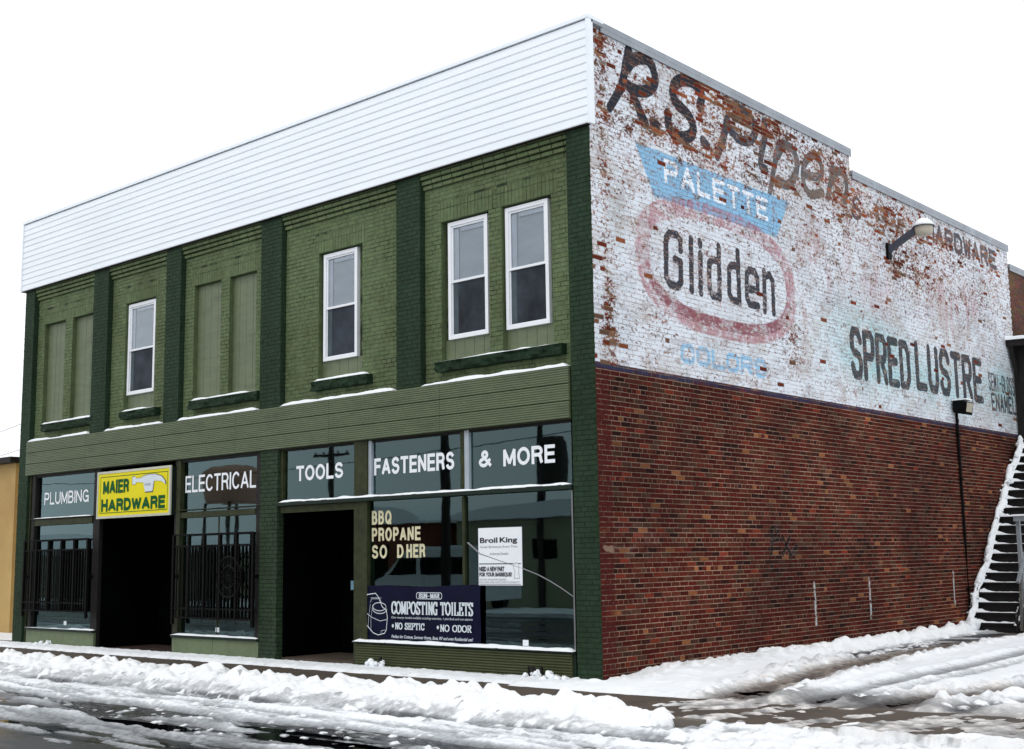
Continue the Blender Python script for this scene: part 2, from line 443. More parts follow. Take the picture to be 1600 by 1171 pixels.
    stop = sst(-.012, .012, zz - 4.135 - wob * .5)
    alpha = cov * stop
    # dark blue dividing line, dark strip by the corner, faint marks below
    line = np.clip(sst(4.055, 4.075, zz) * sst(4.145, 4.125, zz), 0, 1) * (.45 + .55 * sst(.2, .5, mid))
    img[..., :3] = np.where(line[..., None] > .02, np.array([0.030, 0.034, 0.075], np.float32), img[..., :3])
    alpha = np.maximum(alpha, line * .92)
    strip = sst(.34, .26, yy + wob * 2) * (zz < 4.05)
    low = strip * (.55 + .45 * sst(.1, .5, mid))
    img[..., :3] = np.where(((zz < 4.05) & (low > .02))[..., None], np.array([0.062, 0.010, 0.009], np.float32), img[..., :3])
    alpha = np.maximum(alpha, low * .95)
    def lowpaint(mask, col, k):
        nonlocal alpha
        img[..., :3] = np.where((mask > .05)[..., None], np.array(col, np.float32), img[..., :3])
        alpha = np.maximum(alpha, mask * k)
    for (y, z0, z1) in ((5.75, .43, 1.10), (7.76, .45, 1.11), (11.48, .53, 1.15)):
        lowpaint(stroke([(y, z0), (y, z1)], .055) * sst(.1, .35, fine), (0.50, 0.52, 0.52), .85)
    scr = union([stroke([(4.45, 1.98), (4.40, 1.58)], .085), stroke(smooth([(4.42, 1.95), (4.62, 1.97), (4.64, 1.82), (4.44, 1.78)]), .08), stroke([(4.76, 1.84), (5.02, 1.56)], .08), stroke([(5.00, 1.84), (4.76, 1.56)], .07), stroke([(5.10, 1.62), (5.22, 1.68)], .08)])
    lowpaint(scr * sst(.02, .25, fine), (0.008, 0.006, 0.006), .92)
    lowpaint(np.clip(blob(.65, 1.75, .35, .12), 0, 1) * sst(.35, .8, mid) * (zz < 2.2), (0.22, 0.15, 0.11), .6)
    alpha = alpha * (yy < 15.83)
    img[..., 3] = np.clip(alpha, 0, 1)
    im = bpy.data.images.new('old_painted_lettering', IW, IH, alpha=True, float_buffer=True)
    im.colorspace_settings.name = 'Non-Color'
    im.alpha_mode = 'CHANNEL_PACKED'
    im.pixels.foreach_set(img.ravel())
    im.update(); im.pack()
    return im, alpha

WALL_IMG, WALL_ALPHA = painted_wall_image()

def side_brick_mat(name, mortar=False):
    m, nt, b = base_mat(name)
    p = pos(nt)
    sx = node(nt, 'ShaderNodeSeparateXYZ'); nt.links.new(p, sx.inputs[0])
    cx = node(nt, 'ShaderNodeCombineXYZ')
    d1 = node(nt, 'ShaderNodeMath', operation='DIVIDE'); d1.inputs[1].default_value = IW * PX; nt.links.new(sx.outputs[1], d1.inputs[0])
    d2 = node(nt, 'ShaderNodeMath', operation='DIVIDE'); d2.inputs[1].default_value = IH * PX; nt.links.new(sx.outputs[2], d2.inputs[0])
    nt.links.new(d1.outputs[0], cx.inputs[0]); nt.links.new(d2.outputs[0], cx.inputs[1])
    it = node(nt, 'ShaderNodeTexImage', image=WALL_IMG, extension='EXTEND'); nt.links.new(cx.outputs[0], it.inputs[0])
    a = node(nt, 'ShaderNodeAttribute', attribute_name='bc'); ba = node(nt, 'ShaderNodeAttribute', attribute_name='bare')
    n = noise(nt, 26, 6, p, 0.7)
    n2 = noise(nt, 0.55, 6, p, 0.6)
    bc = mixc(nt, 0.8, a.outputs['Color'], ramp(nt, n.outputs[0], [(0.3, (0.45,) * 3), (0.7, (1.3,) * 3)]).outputs[0], 'MULTIPLY')
    bc = mixc(nt, 0.8, bc, ramp(nt, n2.outputs[0], [(0.35, (0.48, 0.48, 0.52)), (0.64, (1.25, 1.15, 1.08))]).outputs[0], 'MULTIPLY')
    inv = node(nt, 'ShaderNodeMath', operation='SUBTRACT'); inv.inputs[0].default_value = 1; nt.links.new(ba.outputs['Fac'], inv.inputs[1])
    f = node(nt, 'ShaderNodeMath', operation='MULTIPLY'); nt.links.new(it.outputs['Alpha'], f.inputs[0]); nt.links.new(inv.outputs[0], f.inputs[1])
    fac = f.outputs[0]
    if mortar:
        n4 = noise(nt, 5, 5, p, 0.7)
        g = node(nt, 'ShaderNodeMath', operation='MULTIPLY'); nt.links.new(fac, g.inputs[0])
        nt.links.new(ramp(nt, n4.outputs[0], [(0.40, (0.15,) * 3), (0.56, (0.92,) * 3)]).outputs[0], g.inputs[1]); fac = g.outputs[0]
    n3 = noise(nt, 60, 3, p)
    pc = mixc(nt, 0.5, it.outputs['Color'], ramp(nt, n3.outputs[0], [(0.3, (0.75,) * 3), (0.6, (1.05,) * 3)]).outputs[0], 'MULTIPLY')
    c = mixc(nt, fac, bc, pc)
    nt.links.new(c, b.inputs['Base Color'])
    b.inputs['Roughness'].default_value = 0.85
    b.inputs['Specular IOR Level'].default_value = 0.06
    bump(nt, b, n.outputs[0], 0.7, 0.004)
    return m

M = {}
M['side_brick'] = side_brick_mat('old_side_brick')
M['side_mortar'] = side_brick_mat('old_side_mortar', True)
M['green_brick'] = brick_paint_mat()
M['lg'] = simple('olive_green_paint', LG, .5, .12, 5, dirt=(0.03, 0.035, 0.02), dirt_amt=.5, bumpd=.001)
M['lgw'] = simple('olive_green_boards', (0.108, 0.138, 0.074), .5, .1, 3, dirt=(0.035, 0.04, 0.025), dirt_amt=.5, stretch=(1, 1, 4))
M['dg'] = simple('dark_green_paint', (0.008, 0.018, 0.012), .5, .2, 6, spec=.2)
M['grey_vinyl'] = simple('grey_vinyl_strip', (0.34, 0.38, 0.43), .4, .08, 4)
M['og'] = simple('worn_olive_wood', (0.030, 0.036, 0.014), .6, .3, 9, dirt=(0.008, 0.009, 0.006), dirt_amt=.9, spec=.2)
M['sill'] = simple('dark_green_stone', (0.010, 0.025, 0.012), .7, .45, 14, bumpd=.01, spec=.12)
M['siding'] = simple('white_metal_siding', (0.80, 0.845, 0.90), .38, .03, 2.5, stretch=(.3, 1, 2), dirt=(0.62, 0.66, 0.70), dirt_amt=.35)
M['coping'] = simple('grey_metal_coping', (0.25, 0.275, 0.31), .45, .12, 3, metal=.2, dirt=(0.45, 0.5, 0.56), dirt_amt=.6)
M['vinyl'] = simple('white_window_vinyl', (0.78, 0.80, 0.84), .4, .03, 4)
M['black'] = simple('black_iron', (0.003, 0.003, 0.003), .6, .2, 9, spec=.08)
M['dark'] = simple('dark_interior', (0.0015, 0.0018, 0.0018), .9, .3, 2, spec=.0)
M['screen'] = simple('dark_insect_screen', (0.026, 0.033, 0.044), .7, .55, 2.5, spec=.2)
M['shade'] = simple('grey_shade', (0.07, 0.09, 0.105), .7, .2, 4, spec=.1)
M['blind'] = simple('pale_blind', (0.26, 0.30, 0.33), .8, .12, 2, stretch=(1, 1, 3))
M['glass'] = glass('shop_glass', (0.55, 0.75, 0.72))
M['pane'] = glass('window_glass', (0.90, 0.92, 0.94), (.95, .97, 1.0))
M['vinyl_letter'] = simple('white_vinyl_lettering', (0.82, 0.85, 0.90), .35, .02, 4)
M['cream'] = simple('aged_cream_lettering', (0.62, 0.58, 0.38), .5, .12, 14)
M['yellow'] = simple('yellow_sign_face', (0.74, 0.64, 0.0), .4, .04, 2, spec=.15)
M['sign_green'] = simple('green_sign_lettering', (0.0, 0.085, 0.022), .5, .1, 8, spec=.1)
M['sign_frame'] = simple('pale_sign_frame', (0.50, 0.50, 0.42), .45, .1, 5)
M['navy'] = simple('navy_banner_vinyl', (0.0015, 0.002, 0.020), .5, .3, 3, bumpd=.002, spec=.12)
M['print_white'] = simple('banner_white_print', (0.62, 0.68, 0.74), .5, .05, 7)
M['paper'] = simple('white_poster', (0.82, 0.85, 0.90), .5, .02, 5)
M['ink'] = simple('black_ink', (0.012, 0.012, 0.02), .5, .1, 9)
M['grey_ink'] = simple('grey_ink', (0.22, 0.22, 0.27), .5, .1, 9)
M['tan'] = simple('tan_stucco', (0.42, 0.28, 0.10), .8, .12, 1.2, dirt=(0.32, 0.17, 0.05), dirt_amt=.6, bumpd=.004)
M['wood'] = simple('weathered_grey_wood', (0.09, 0.085, 0.08), .8, .3, 8, bumpd=.004)
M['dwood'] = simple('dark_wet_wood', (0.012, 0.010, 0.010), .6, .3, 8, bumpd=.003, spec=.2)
M['redwood'] = simple('dull_red_board', (0.11, 0.022, 0.026), .6, .2, 6)
M['greypaint'] = simple('grey_painted_post', (0.20, 0.22, 0.24), .6, .2, 9, dirt=(0.05, 0.05, 0.05), dirt_amt=.7)
M['concrete'] = simple('wet_concrete', (0.062, 0.044, 0.030), .75, .3, 3, dirt=(0.035, 0.028, 0.022), dirt_amt=.8, bumpd=.003)
M['kerb'] = simple('kerb_concrete', (0.13, 0.11, 0.09), .6, .2, 5, bumpd=.004)
def asphalt_mat():
    m, nt, b = base_mat('wet_asphalt'); p = pos(nt)
    n = noise(nt, 1.0, 5, mapv(nt, p, (.35, 1.6, 1)), .6); g = noise(nt, 60, 4, p)
    c = ramp(nt, n.outputs[0], [(0.42, (0.006, 0.006, 0.007)), (0.58, (0.034, 0.035, 0.038))]).outputs[0]
    nt.links.new(mixc(nt, .6, c, ramp(nt, g.outputs[0], [(0.3, (.6,) * 3), (.7, (1.3,) * 3)]).outputs[0], 'MULTIPLY'), b.inputs['Base Color'])
    nt.links.new(ramp(nt, n.outputs[0], [(0.42, (.06,) * 3), (0.58, (.6,) * 3)]).outputs[0], b.inputs['Roughness'])
    b.inputs['Specular IOR Level'].default_value = .35
    bump(nt, b, g.outputs[0], .25, .003)
    return m
M['asphalt'] = asphalt_mat()
M['asphalt_old'] = simple('wet_asphalt', (0.022, 0.023, 0.026), .5, .35, 2.2, bumpd=.006, spec=.3)
M['base_brick'] = simple('rust_stained_base', (0.035, 0.018, 0.012), .7, .4, 7, bumpd=.004)
M['roof_grey'] = simple('roof_membrane', (0.12, 0.12, 0.12), .8, .1, 2)
M['rust'] = simple('rust_red_tank', (0.50, 0.27, 0.19), .7, .2, 1)
M['beige'] = simple('beige_far_wall', (0.30, 0.30, 0.20), .8, .1, 1)
M['brown'] = simple('brown_far_wall', (0.16, 0.045, 0.02), .8, .2, 1)
M['van'] = simple('white_van_paint', (0.7, 0.72, 0.74), .3, .03, 2)
M['rubber'] = simple('black_rubber', (0.01, 0.01, 0.01), .7, .1, 5)
M['pole'] = simple('dark_utility_pole', (0.035, 0.028, 0.022), .85, .3, 5, bumpd=.004)
M['lamp_glass'] = simple('beige_lamp_bowl', (0.42, 0.38, 0.30), .35, .08, 8)
M['lamp_arm'] = simple('slate_lamp_arm', (0.045, 0.05, 0.07), .5, .15, 8)
M['steel'] = simple('dull_steel', (0.25, 0.25, 0.26), .35, .1, 6, metal=.8)

def snow_mat():
    m, nt, b = base_mat('snow_and_slush')
    p = pos(nt)
    a = node(nt, 'ShaderNodeAttribute', attribute_name='clean')
    br = node(nt, 'ShaderNodeAttribute', attribute_name='brown')
    n = noise(nt, 14, 6, p, .7)
    ad = node(nt, 'ShaderNodeMath', operation='MULTIPLY_ADD'); nt.links.new(n.outputs[0], ad.inputs[0]); ad.inputs[1].default_value = .5
    sb = node(nt, 'ShaderNodeMath', operation='SUBTRACT'); nt.links.new(a.outputs['Fac'], sb.inputs[0]); sb.inputs[1].default_value = .25
    nt.links.new(sb.outputs[0], ad.inputs[2])
    r = ramp(nt, ad.outputs[0], [(0.0, (0.035, 0.036, 0.040)), (0.30, (0.15, 0.155, 0.165)), (0.55, (0.42, 0.44, 0.46)), (0.76, (0.83, 0.855, 0.885)), (1, (0.90, 0.92, 0.94))])
    sp = noise(nt, 75, 3, p, .6); big_ = noise(nt, 1.6, 4, p, .6)
    gm_ = node(nt, 'ShaderNodeMath', operation='MULTIPLY'); nt.links.new(ramp(nt, sp.outputs[0], [(.66, (0, 0, 0)), (.71, (.8,) * 3)]).outputs[0], gm_.inputs[0]); nt.links.new(ramp(nt, big_.outputs[0], [(.45, (0, 0, 0)), (.62, (1, 1, 1))]).outputs[0], gm_.inputs[1])
    c = mixc(nt, br.outputs['Fac'], r.outputs[0], mixc(nt, 1.0, r.outputs[0], (0.78, 0.60, 0.46), 'MULTIPLY'))
    c = mixc(nt, gm_.outputs[0], c, (.10, .085, .07))
    nt.links.new(c, b.inputs['Base Color'])
    rr = ramp(nt, ad.outputs[0], [(0.1, (0.22,) * 3), (0.7, (0.75,) * 3)])
    nt.links.new(rr.outputs[0], b.inputs['Roughness'])
    b.inputs['Specular IOR Level'].default_value = .3
    bump(nt, b, noise(nt, 45, 8, p, .8).outputs[0], .7, .014)
    return m
M['snow_ground'] = snow_mat()
M['snow'] = simple('fresh_snow', (0.87, 0.90, 0.93), .7, .03, 12, bumpd=.012, spec=.2)

# ------------------------------------------------------------------ ground, road, pavement
def sheet(name, x0, x1, y0, y1, z, m):
    b = MB(); b.face([(x0, y0, z), (x1, y0, z), (x1, y1, z), (x0, y1, z)])
    return tag(b.build(name, m), kind='structure')
sheet('ground', -600, 600, -600, 900, -0.30, M['snow'])
sheet('road', -120, 120, -14.5, -2.40, -0.14, M['asphalt'])
bm = MB().box(-60, 30, -2.25, 0.45, -0.29, -0.03)
tag(bm.build('pavement', M['concrete']), kind='structure')
bm = MB()
x = -60.0
while x < 3:
    bm.box(x, x + 2.98, -2.395, -2.255, -0.28, -0.025); x += 3.0
tag(bm.build('kerb', M['kerb']), kind='structure')
bm = MB().box(0.0, 40, 0.455, 60, -0.29, -0.035)
tag(bm.build('parking_lot', M['asphalt']), kind='structure')

def seglines():
    """track centre lines in the lot: x as a function of y"""
    t1 = ([-2.2, -1, .8, 3.5, 6, 10, 14], [2.7, 2.35, 2.0, 1.55, 1.3, 1.05, .95])
    t2 = ([-1.5, -.3, 2, 5, 8, 14], [3.35, 3.2, 3.0, 2.95, 2.75, 2.5])
    t3 = ([-1.5, -.2, 1.2, 3, 6, 14], [3.95, 4.0, 4.4, 4.9, 5.4, 6.2])
    return t1, t2, t3
T1, T2, T3 = seglines()

PUD = [(-2.2, -5.28, .85, .11), (.15, -5.02, 1.05, .13), (1.4, -4.92, .7, .08), (-4.3, -6.0, .5, .09), (-.6, -4.72, .9, .06)]
def snow_field(X, Y):
    n1 = fbm(X * 1.7, Y * 1.7, 1, 4); n2 = fbm(X * 7, Y * 7, 2, 4, .6); n3 = fbm(X * 20, Y * 20, 4, 3, .6)
    cl = fbm(X * 4.2 + 5, Y * 4.2, 9, 3, .5)
    chunk = np.maximum(0, cl - .47) * 1.1 + np.maximum(0, n2 - .5) * .35 + np.maximum(0, n3 - .5) * .12
    along = fbm(X * .55 + (n1 - .5) * .6, (Y + .035 * X) * 4.6 + (n1 - .5) * .8, 14, 5, .6)
    along2 = fbm(X * 1.6, (Y + .035 * X) * 10, 15, 4, .65)
    H = np.full(X.shape, -.12); C = np.full(X.shape, 1.0); B = np.zeros(X.shape)
    base = np.where(Y > -2.25, -.03, -.14)
    # --- road slush: ruts running with the street
    yr = Y + .01 * X + (n1 - .5) * .25
    prof = np.interp(yr, [-9, -6.6, -5.95, -5.65, -5.4, -5.15, -4.95, -4.75, -4.5, -4.3, -3.9, -3.5, -3.2, -3.0],
                     [-.05, -.035, .0, .045, .03, -.012, .018, .01, -.012, .03, .038, .02, .0, .06])
    road_h = prof - .006 + (along - .5) * .17 + (along2 - .5) * .05 + (n3 - .5) * .015
    pu = np.zeros(X.shape)
    for (px_, py_, rx, ry) in PUD: pu = np.maximum(pu, np.exp(-(((X - px_ + (n2 - .5) * .5) / rx) ** 2 + ((Y - py_ + (n2 - .5) * .12) / ry) ** 2) ** 2))
    road_h = road_h - .12 * pu
    road_c = np.interp(yr, [-9, -6.2, -5.75, -5.5, -5.2, -4.9, -4.7, -4.5, -4.2, -3.6, -3.2, -3.0], [.05, .12, .42, .52, .12, .30, .18, .24, .60, .64, .30, .50])
    road_c = road_c + (along - .5) * 1.1 + (along2 - .5) * .5 + (n3 - .5) * .2
    # --- kerb bank
    yb = -2.46 + (n1 - .5) * .2 + .03 * np.clip(X + 5, -5, 0)
    t = np.abs(Y - yb) / np.where(Y > yb, .42, .72)
    endx = sst(2.75, 2.1, X + (n1 - .5) * .5)
    bank = np.clip(1 - t ** 2, 0, 1) ** .7 * (.125 + .09 * n1 + chunk * .26) * endx
    bank_in = (t < 1) * endx
    # --- right-hand bank past the driveway
    y2 = -2.95 + (n1 - .5) * .4
    t2 = np.abs(Y - y2) / (.75 + .25 * sst(3, 6, X))
    e2 = sst(2.8, 4.0, X + (n1 - .5) * .8)
    bank2 = np.clip(1 - t2 ** 2, 0, 1) ** .8 * (.02 + .035 * n1 + chunk * .22) * e2
    # --- pavement: thin strip by the front, bare middle
    edge = (n2 - .5) * .35 + (n1 - .5) * .25
    strip = sst(-.74, -.56, Y + edge * .35) * sst(.10, -.08, Y + edge * .15)
    walk_h = np.where(X < .3, strip * (.016 + .035 * n2 + .02 * n3) - .014 * (1 - strip), -.012)
    # --- lot
    lot_edge = -.95 + .10 * np.clip(X - 1, 0, 6) + edge * .3
    lot = sst(0, .35, Y - lot_edge)
    lot_h = .045 + (n1 - .5) * .05 + (n2 - .5) * .04
    lot_c = .88 + (n2 - .5) * .35 + (n1 - .5) * .3
    d1 = X - np.interp(Y, *T1) + (n1 - .5) * .12; d2 = X - np.interp(Y, *T2); d3 = X - np.interp(Y, *T3) + (n1 - .5) * .2
    w1 = np.exp(-(d1 / .36) ** 2); w2 = np.exp(-(d2 / .20) ** 2) + np.exp(-((d2 - .42) / .10) ** 2) * .7; w3 = np.exp(-(d3 / .28) ** 2)
    w4 = np.exp(-((d3 - .75) / .16) ** 2)
    lot_h = lot_h - .045 * w1 - .035 * w2 - .05 * w3 - .04 * w4 + .05 * np.exp(-((np.abs(d1) - .55) / .14) ** 2) * (n2 * 1.6) \
        + .03 * np.exp(-((np.abs(d2) - .30) / .07) ** 2) + .06 * np.exp(-((np.abs(d3) - .42) / .12) ** 2) * (n2 * 1.6)
    lot_h = lot_h + (w1 + w3) * ((n2 - .5) * .05 + (n3 - .5) * .02)
    lot_c = lot_c - .58 * w1 - .42 * w2 - .80 * w3 - .55 * w4 + (w1 + w3) * (n3 - .5) * .6
    lot_b = np.clip(w1 * .9 + w3 * 1.0 + w2 * .1, 0, 1) * sst(.3, .7, n2 + .2)
    # general greying near the street end of the lot
    se = sst(1.2, -.4, Y) * sst(1.6, 2.6, X)
    lot_c = lot_c - se * (.25 + .3 * (n2 - .3)); lot_b = np.maximum(lot_b, se * .25)
    # bank against the side wall
    wd = np.interp(Y, [-.8, 0, 2.5, 4.5, 5.5, 12], [1.3, 1.35, 1.25, .85, .42, .36]) + (n1 - .5) * .25
    wb = sst(1.0, .35, X / wd)
    wall_h = np.interp(Y, [-.6, .4, 1, 5, 12], [.02, .07, .13, .15, .16]) * (.7 + .6 * n1) + np.maximum(0, n2 - .5) * .12
    lot_h = np.maximum(lot_h, wall_h * wb); lot_c = np.where(wb > .15, np.maximum(lot_c, .95), lot_c); lot_b = lot_b * (1 - wb)
    # wet patch beyond it
    pc = np.exp(-((X - wd - .26 - (n2 - .5) * .25) / .30) ** 4) * sst(4.6, 5.6, Y + (n1 - .5) * 1.2) * sst(12.4, 11.2, Y)
    lot_h = lot_h * (1 - pc) - .03 * pc; lot_c = lot_c * (1 - pc * .6)
    # --- put together
    H = walk_h; C = .86 + (n2 - .5) * .5
    H = np.where(Y < -2.25, road_h, H); C = np.where(Y < -2.25, road_c, C)
    # pavement crossing the driveway
    cross = sst(1.2, 2.4, X) * (Y > -2.25)
    C = C * (1 - cross) + cross * (.52 + (n2 - .5) * .9)
    trk = np.minimum(np.abs(X - 2.75 - .35 * (Y + 1.6)), np.abs(X - 4.25 - .3 * (Y + 1.6)))
    H = H + cross * ((n1 * .6 + n2 * .4 - .50) * .14 + .010 + .022 * np.exp(-((trk - .28) / .09) ** 2) - .01 * np.exp(-(trk / .16) ** 2))
    B = B + cross * .4
    L = lot * (Y > -1.4) * sst(-.05, .02, X + (Y < 0) * (.9 + (n2 - .5)))
    H = H * (1 - L) + lot_h * L; C = C * (1 - L) + lot_c * L; B = B * (1 - L) + lot_b * L
    ZB = base + H
    bz = base + .0
    ZB = np.where(bank_in > 0, np.maximum(ZB, -.125 + bank), ZB)
    fb = sst(.01, .06, bank)
    foot = sst(-2.72, -3.08, Y) * sst(.25, .55, n2 + .1)
    C = C * (1 - fb) + fb * (1.02 - foot * .42 + (n3 - .5) * .12)
    B = B * (1 - fb) + fb * foot * .10
    f2 = sst(.01, .05, bank2)
    ZB = np.maximum(ZB, base + bank2 - .01)
    C = C * (1 - f2) + f2 * (.84 + (n2 - .5) * .6); B = B * (1 - f2) + f2 * .12
    return ZB, C, B

def axis(dense0, dense1, step, lo, hi):
    a = list(np.arange(dense0, dense1 + 1e-6, step)); s = step; v = dense1
    while v < hi: s *= 1.35; v = min(hi, v + s); a.append(v)
    s = step; v = dense0; pre = []
    while v > lo: s *= 1.35; v = max(lo, v - s); pre.append(v)
    return np.array(pre[::-1] + a)

xs = axis(-16.5, 7.5, .025, -140, 140)
ya = axis(-8.6, 0.6, .025, -14.4, 0.6)
yb_ = axis(0.65, 14.0, .045, 0.65, 160)
ys = np.concatenate([ya, yb_])
XX, YY = np.meshgrid(xs, ys)
ZZ, CC, BB = snow_field(XX, YY)
ZZ = np.where((XX > 9) | (YY > 16) | (XX < -17.5), np.maximum(ZZ, .0 + (YY < -2.25) * -.16), ZZ)
# scattered clods thrown along the bank, the road edge and the lot
CL = np.zeros(XX.shape)
def clod(cx, cy, r, hgt, cval=1.0):
    i0, i1 = np.searchsorted(xs, (cx - r * 1.3, cx + r * 1.3)); j0, j1 = np.searchsorted(ys, (cy - r * 1.3, cy + r * 1.3))
    if i1 <= i0 or j1 <= j0: return
    x = XX[j0:j1, i0:i1]; y = YY[j0:j1, i0:i1]
    ang = np.arctan2(y - cy, x - cx)
    rr = r * (1 + .22 * np.sin(3 * ang + cx * 9) + .14 * np.sin(5 * ang + cy * 7))
    d = np.hypot(x - cx, y - cy) / rr
    k = np.clip(1 - d ** 2.6, 0, 1) ** .5
    add = k * hgt
    CL[j0:j1, i0:i1] = np.maximum(CL[j0:j1, i0:i1], add)
    CC[j0:j1, i0:i1] = np.where(k > .1, cval, CC[j0:j1, i0:i1]); BB[j0:j1, i0:i1] = np.where(k > .1, .08, BB[j0:j1, i0:i1])
for _ in range(900):
    cx = rng.uniform(-15.5, 2.4); cy = rng.normal(-2.48, .26); r = rng.uniform(.03, .11) * (1 if rng.random() < .88 else 1.6)
    clod(cx, cy, r, r * rng.uniform(.3, .6))
for (cx, cy, r, h_) in ((1.35, -2.4, .13, .09), (1.90, -2.4, .15, .12), (2.6, -2.45, .12, .13), (-5.0, -2.4, .25, .12), (-8.6, -2.5, .3, .08), (-3.3, -2.4, .14, .05), (-7.1, -2.5, .2, .06), (-4.1, -2.4, .12, .06)):
    clod(cx, cy, r, h_)
for _ in range(170):
    cx = rng.uniform(3.0, 7.2); cy = rng.normal(-2.9, .4); r = rng.uniform(.02, .09)
    clod(cx, cy, r, r * rng.uniform(.2, .5), rng.uniform(.7, 1))
for _ in range(420):
    cx = rng.uniform(-8, 4.5); cy = rng.uniform(-5.4, -2.7); r = rng.uniform(.02, .055)
    clod(cx, cy, r, r * rng.uniform(.3, .7), rng.uniform(.5, .9))
for _ in range(260):
    y = rng.uniform(-.5, 9); tr = (T1, T3)[rng.integers(2)]; cx = np.interp(y, *tr) + rng.choice([-1, 1]) * rng.normal(.5, .1); r = rng.uniform(.03, .09)
    clod(cx, y, r, r * rng.uniform(.3, .7), rng.uniform(.6, 1))
for _ in range(120):
    cx = rng.uniform(.05, .4); y = rng.uniform(.5, 11.8); r = rng.uniform(.04, .12)
    clod(cx, y, r, r * .5)
ZZ = ZZ + CL
ny, nx = XX.shape
idx = np.arange(ny * nx).reshape(ny, nx)
q = np.stack([idx[:-1, :-1], idx[:-1, 1:], idx[1:, 1:], idx[1:, :-1]], -1).reshape(-1, 4)
mx_, my_ = (XX[:-1, :-1] + XX[1:, 1:]).ravel() / 2, (YY[:-1, :-1] + YY[1:, 1:]).ravel() / 2
keep = ~((mx_ > -15.4) & (mx_ < -.02) & (my_ > .12) & (my_ < 25))
zq = np.maximum(np.maximum(ZZ[:-1, :-1], ZZ[1:, 1:]), np.maximum(ZZ[1:, :-1], ZZ[:-1, 1:])).ravel()
bq = np.where(my_ > -2.25, -.03, -.14)
keep &= zq > bq - .012
q = q[keep]
used = np.zeros(ny * nx, bool); used[q.ravel()] = True
remap = np.cumsum(used) - 1
V = np.stack([XX.ravel(), YY.ravel(), ZZ.ravel()], -1)[used].astype(np.float32)
q = remap[q]
me = bpy.data.meshes.new('snow')
me.vertices.add(len(V)); me.vertices.foreach_set('co', V.ravel())
me.loops.add(q.size); me.loops.foreach_set('vertex_index', q.ravel().astype(np.int32))
me.polygons.add(len(q)); me.polygons.foreach_set('loop_start', np.arange(0, q.size, 4, dtype=np.int32))
me.polygons.foreach_set('loop_total', np.full(len(q), 4, np.int32))
me.polygons.foreach_set('use_smooth', np.ones(len(q), bool))
me.update(calc_edges=True)
for nm, arr in (('clean', CC), ('brown', BB)):
    a = me.attributes.new(nm, 'FLOAT', 'POINT'); a.data.foreach_set('value', arr.ravel()[used].astype(np.float32))
me.materials.append(M['snow_ground'])
o = bpy.data.objects.new('snow', me); COL.objects.link(o)
tag(o, 'ploughed white snow and grey slush over the pavement, street and lot', 'snow', kind='stuff')

def water_mat():
    m, nt, b = base_mat('black_meltwater')
    b.inputs['Base Color'].default_value = (0.003, 0.003, 0.004, 1); b.inputs['Roughness'].default_value = .05; b.inputs['Specular IOR Level'].default_value = .3
    bump(nt, b, noise(nt, 9, 3, pos(nt)).outputs[0], .15, .002)
    return m
M['water'] = water_mat()
for (px_, py_, rx, ry) in PUD:
    mb = MB(); P = []
    for k in range(36):
        t = 2 * math.pi * k / 36; w_ = 1.35 + .18 * math.sin(3 * t + px_) + .12 * math.sin(7 * t)
        P.append((px_ + rx * w_ * math.cos(t), py_ + ry * w_ * math.sin(t), -.1355))
    mb.face(P); tag(mb.build('water', M['water']), kind='structure')
# ------------------------------------------------------------------ the brick building
store = empty('brick_store', (0, 0, 0))
tag(store, 'two storey corner hardware store with green front and peeling painted brick side', 'building')
CAMP = Vector((9.93, -13.07, 1.6))
Rt = R.transposed()
CH = 0.0675            # course height
ALLB = []              # (projected size, list of quads)

def project_size(p, n):
    q = Rt @ (Vector(p) - CAMP)
    if q.z > -1: return 0
    px = 800 - q.x / q.z * 1954 * 1; py = 585 + q.y / q.z * 1954
    if not (0 < 800 + q.x / -q.z * 1954 < 1600 and 0 < 585 - q.y / -q.z * 1954 < 1171): return 0
    return 1 / (q.z * q.z) * abs((CAMP - Vector(p)).normalized().dot(Vector(n)))

class Bricks:
    def __init__(s, kind):
        s.kind = kind; s.items = []
    def add(s, face, u0, u1, z0, z1, plane, col, bare, inset=.0028, depth=.0055):
        """face: 'y-' front, 'x+' side; plane = coordinate of the brick face"""
        pr = random.uniform(-.0015, .0025)
        j = [random.uniform(-.0015, .0015) for _ in range(4)]
        a0, a1, b0, b1 = u0 + j[0], u1 + j[1], z0 + j[2], z1 + j[3]
        if a1 - a0 < .012 or b1 - b0 < .012: return
        c = inset
        if face == 'y-':
            f = lambda u, d, z: (u, plane - pr + d, z); n = (0, -1, 0)
        else:
            f = lambda u, d, z: (plane + pr - d, u, z); n = (1, 0, 0)
        P = [f(a0, depth, b0), f(a1, depth, b0), f(a1, depth, b1), f(a0, depth, b1),
             f(a0 + c, 0, b0 + c), f(a1 - c, 0, b0 + c), f(a1 - c, 0, b1 - c), f(a0 + c, 0, b1 - c)]
        F = [(4, 5, 6, 7), (0, 1, 5, 4), (1, 2, 6, 5), (2, 3, 7, 6), (3, 0, 4, 7)]
        ctr = f((u0 + u1) / 2, 0, (z0 + z1) / 2)
        area = (u1 - u0) * (z1 - z0)
        s.items.append((project_size(ctr, n) * area, P, F, col, bare))

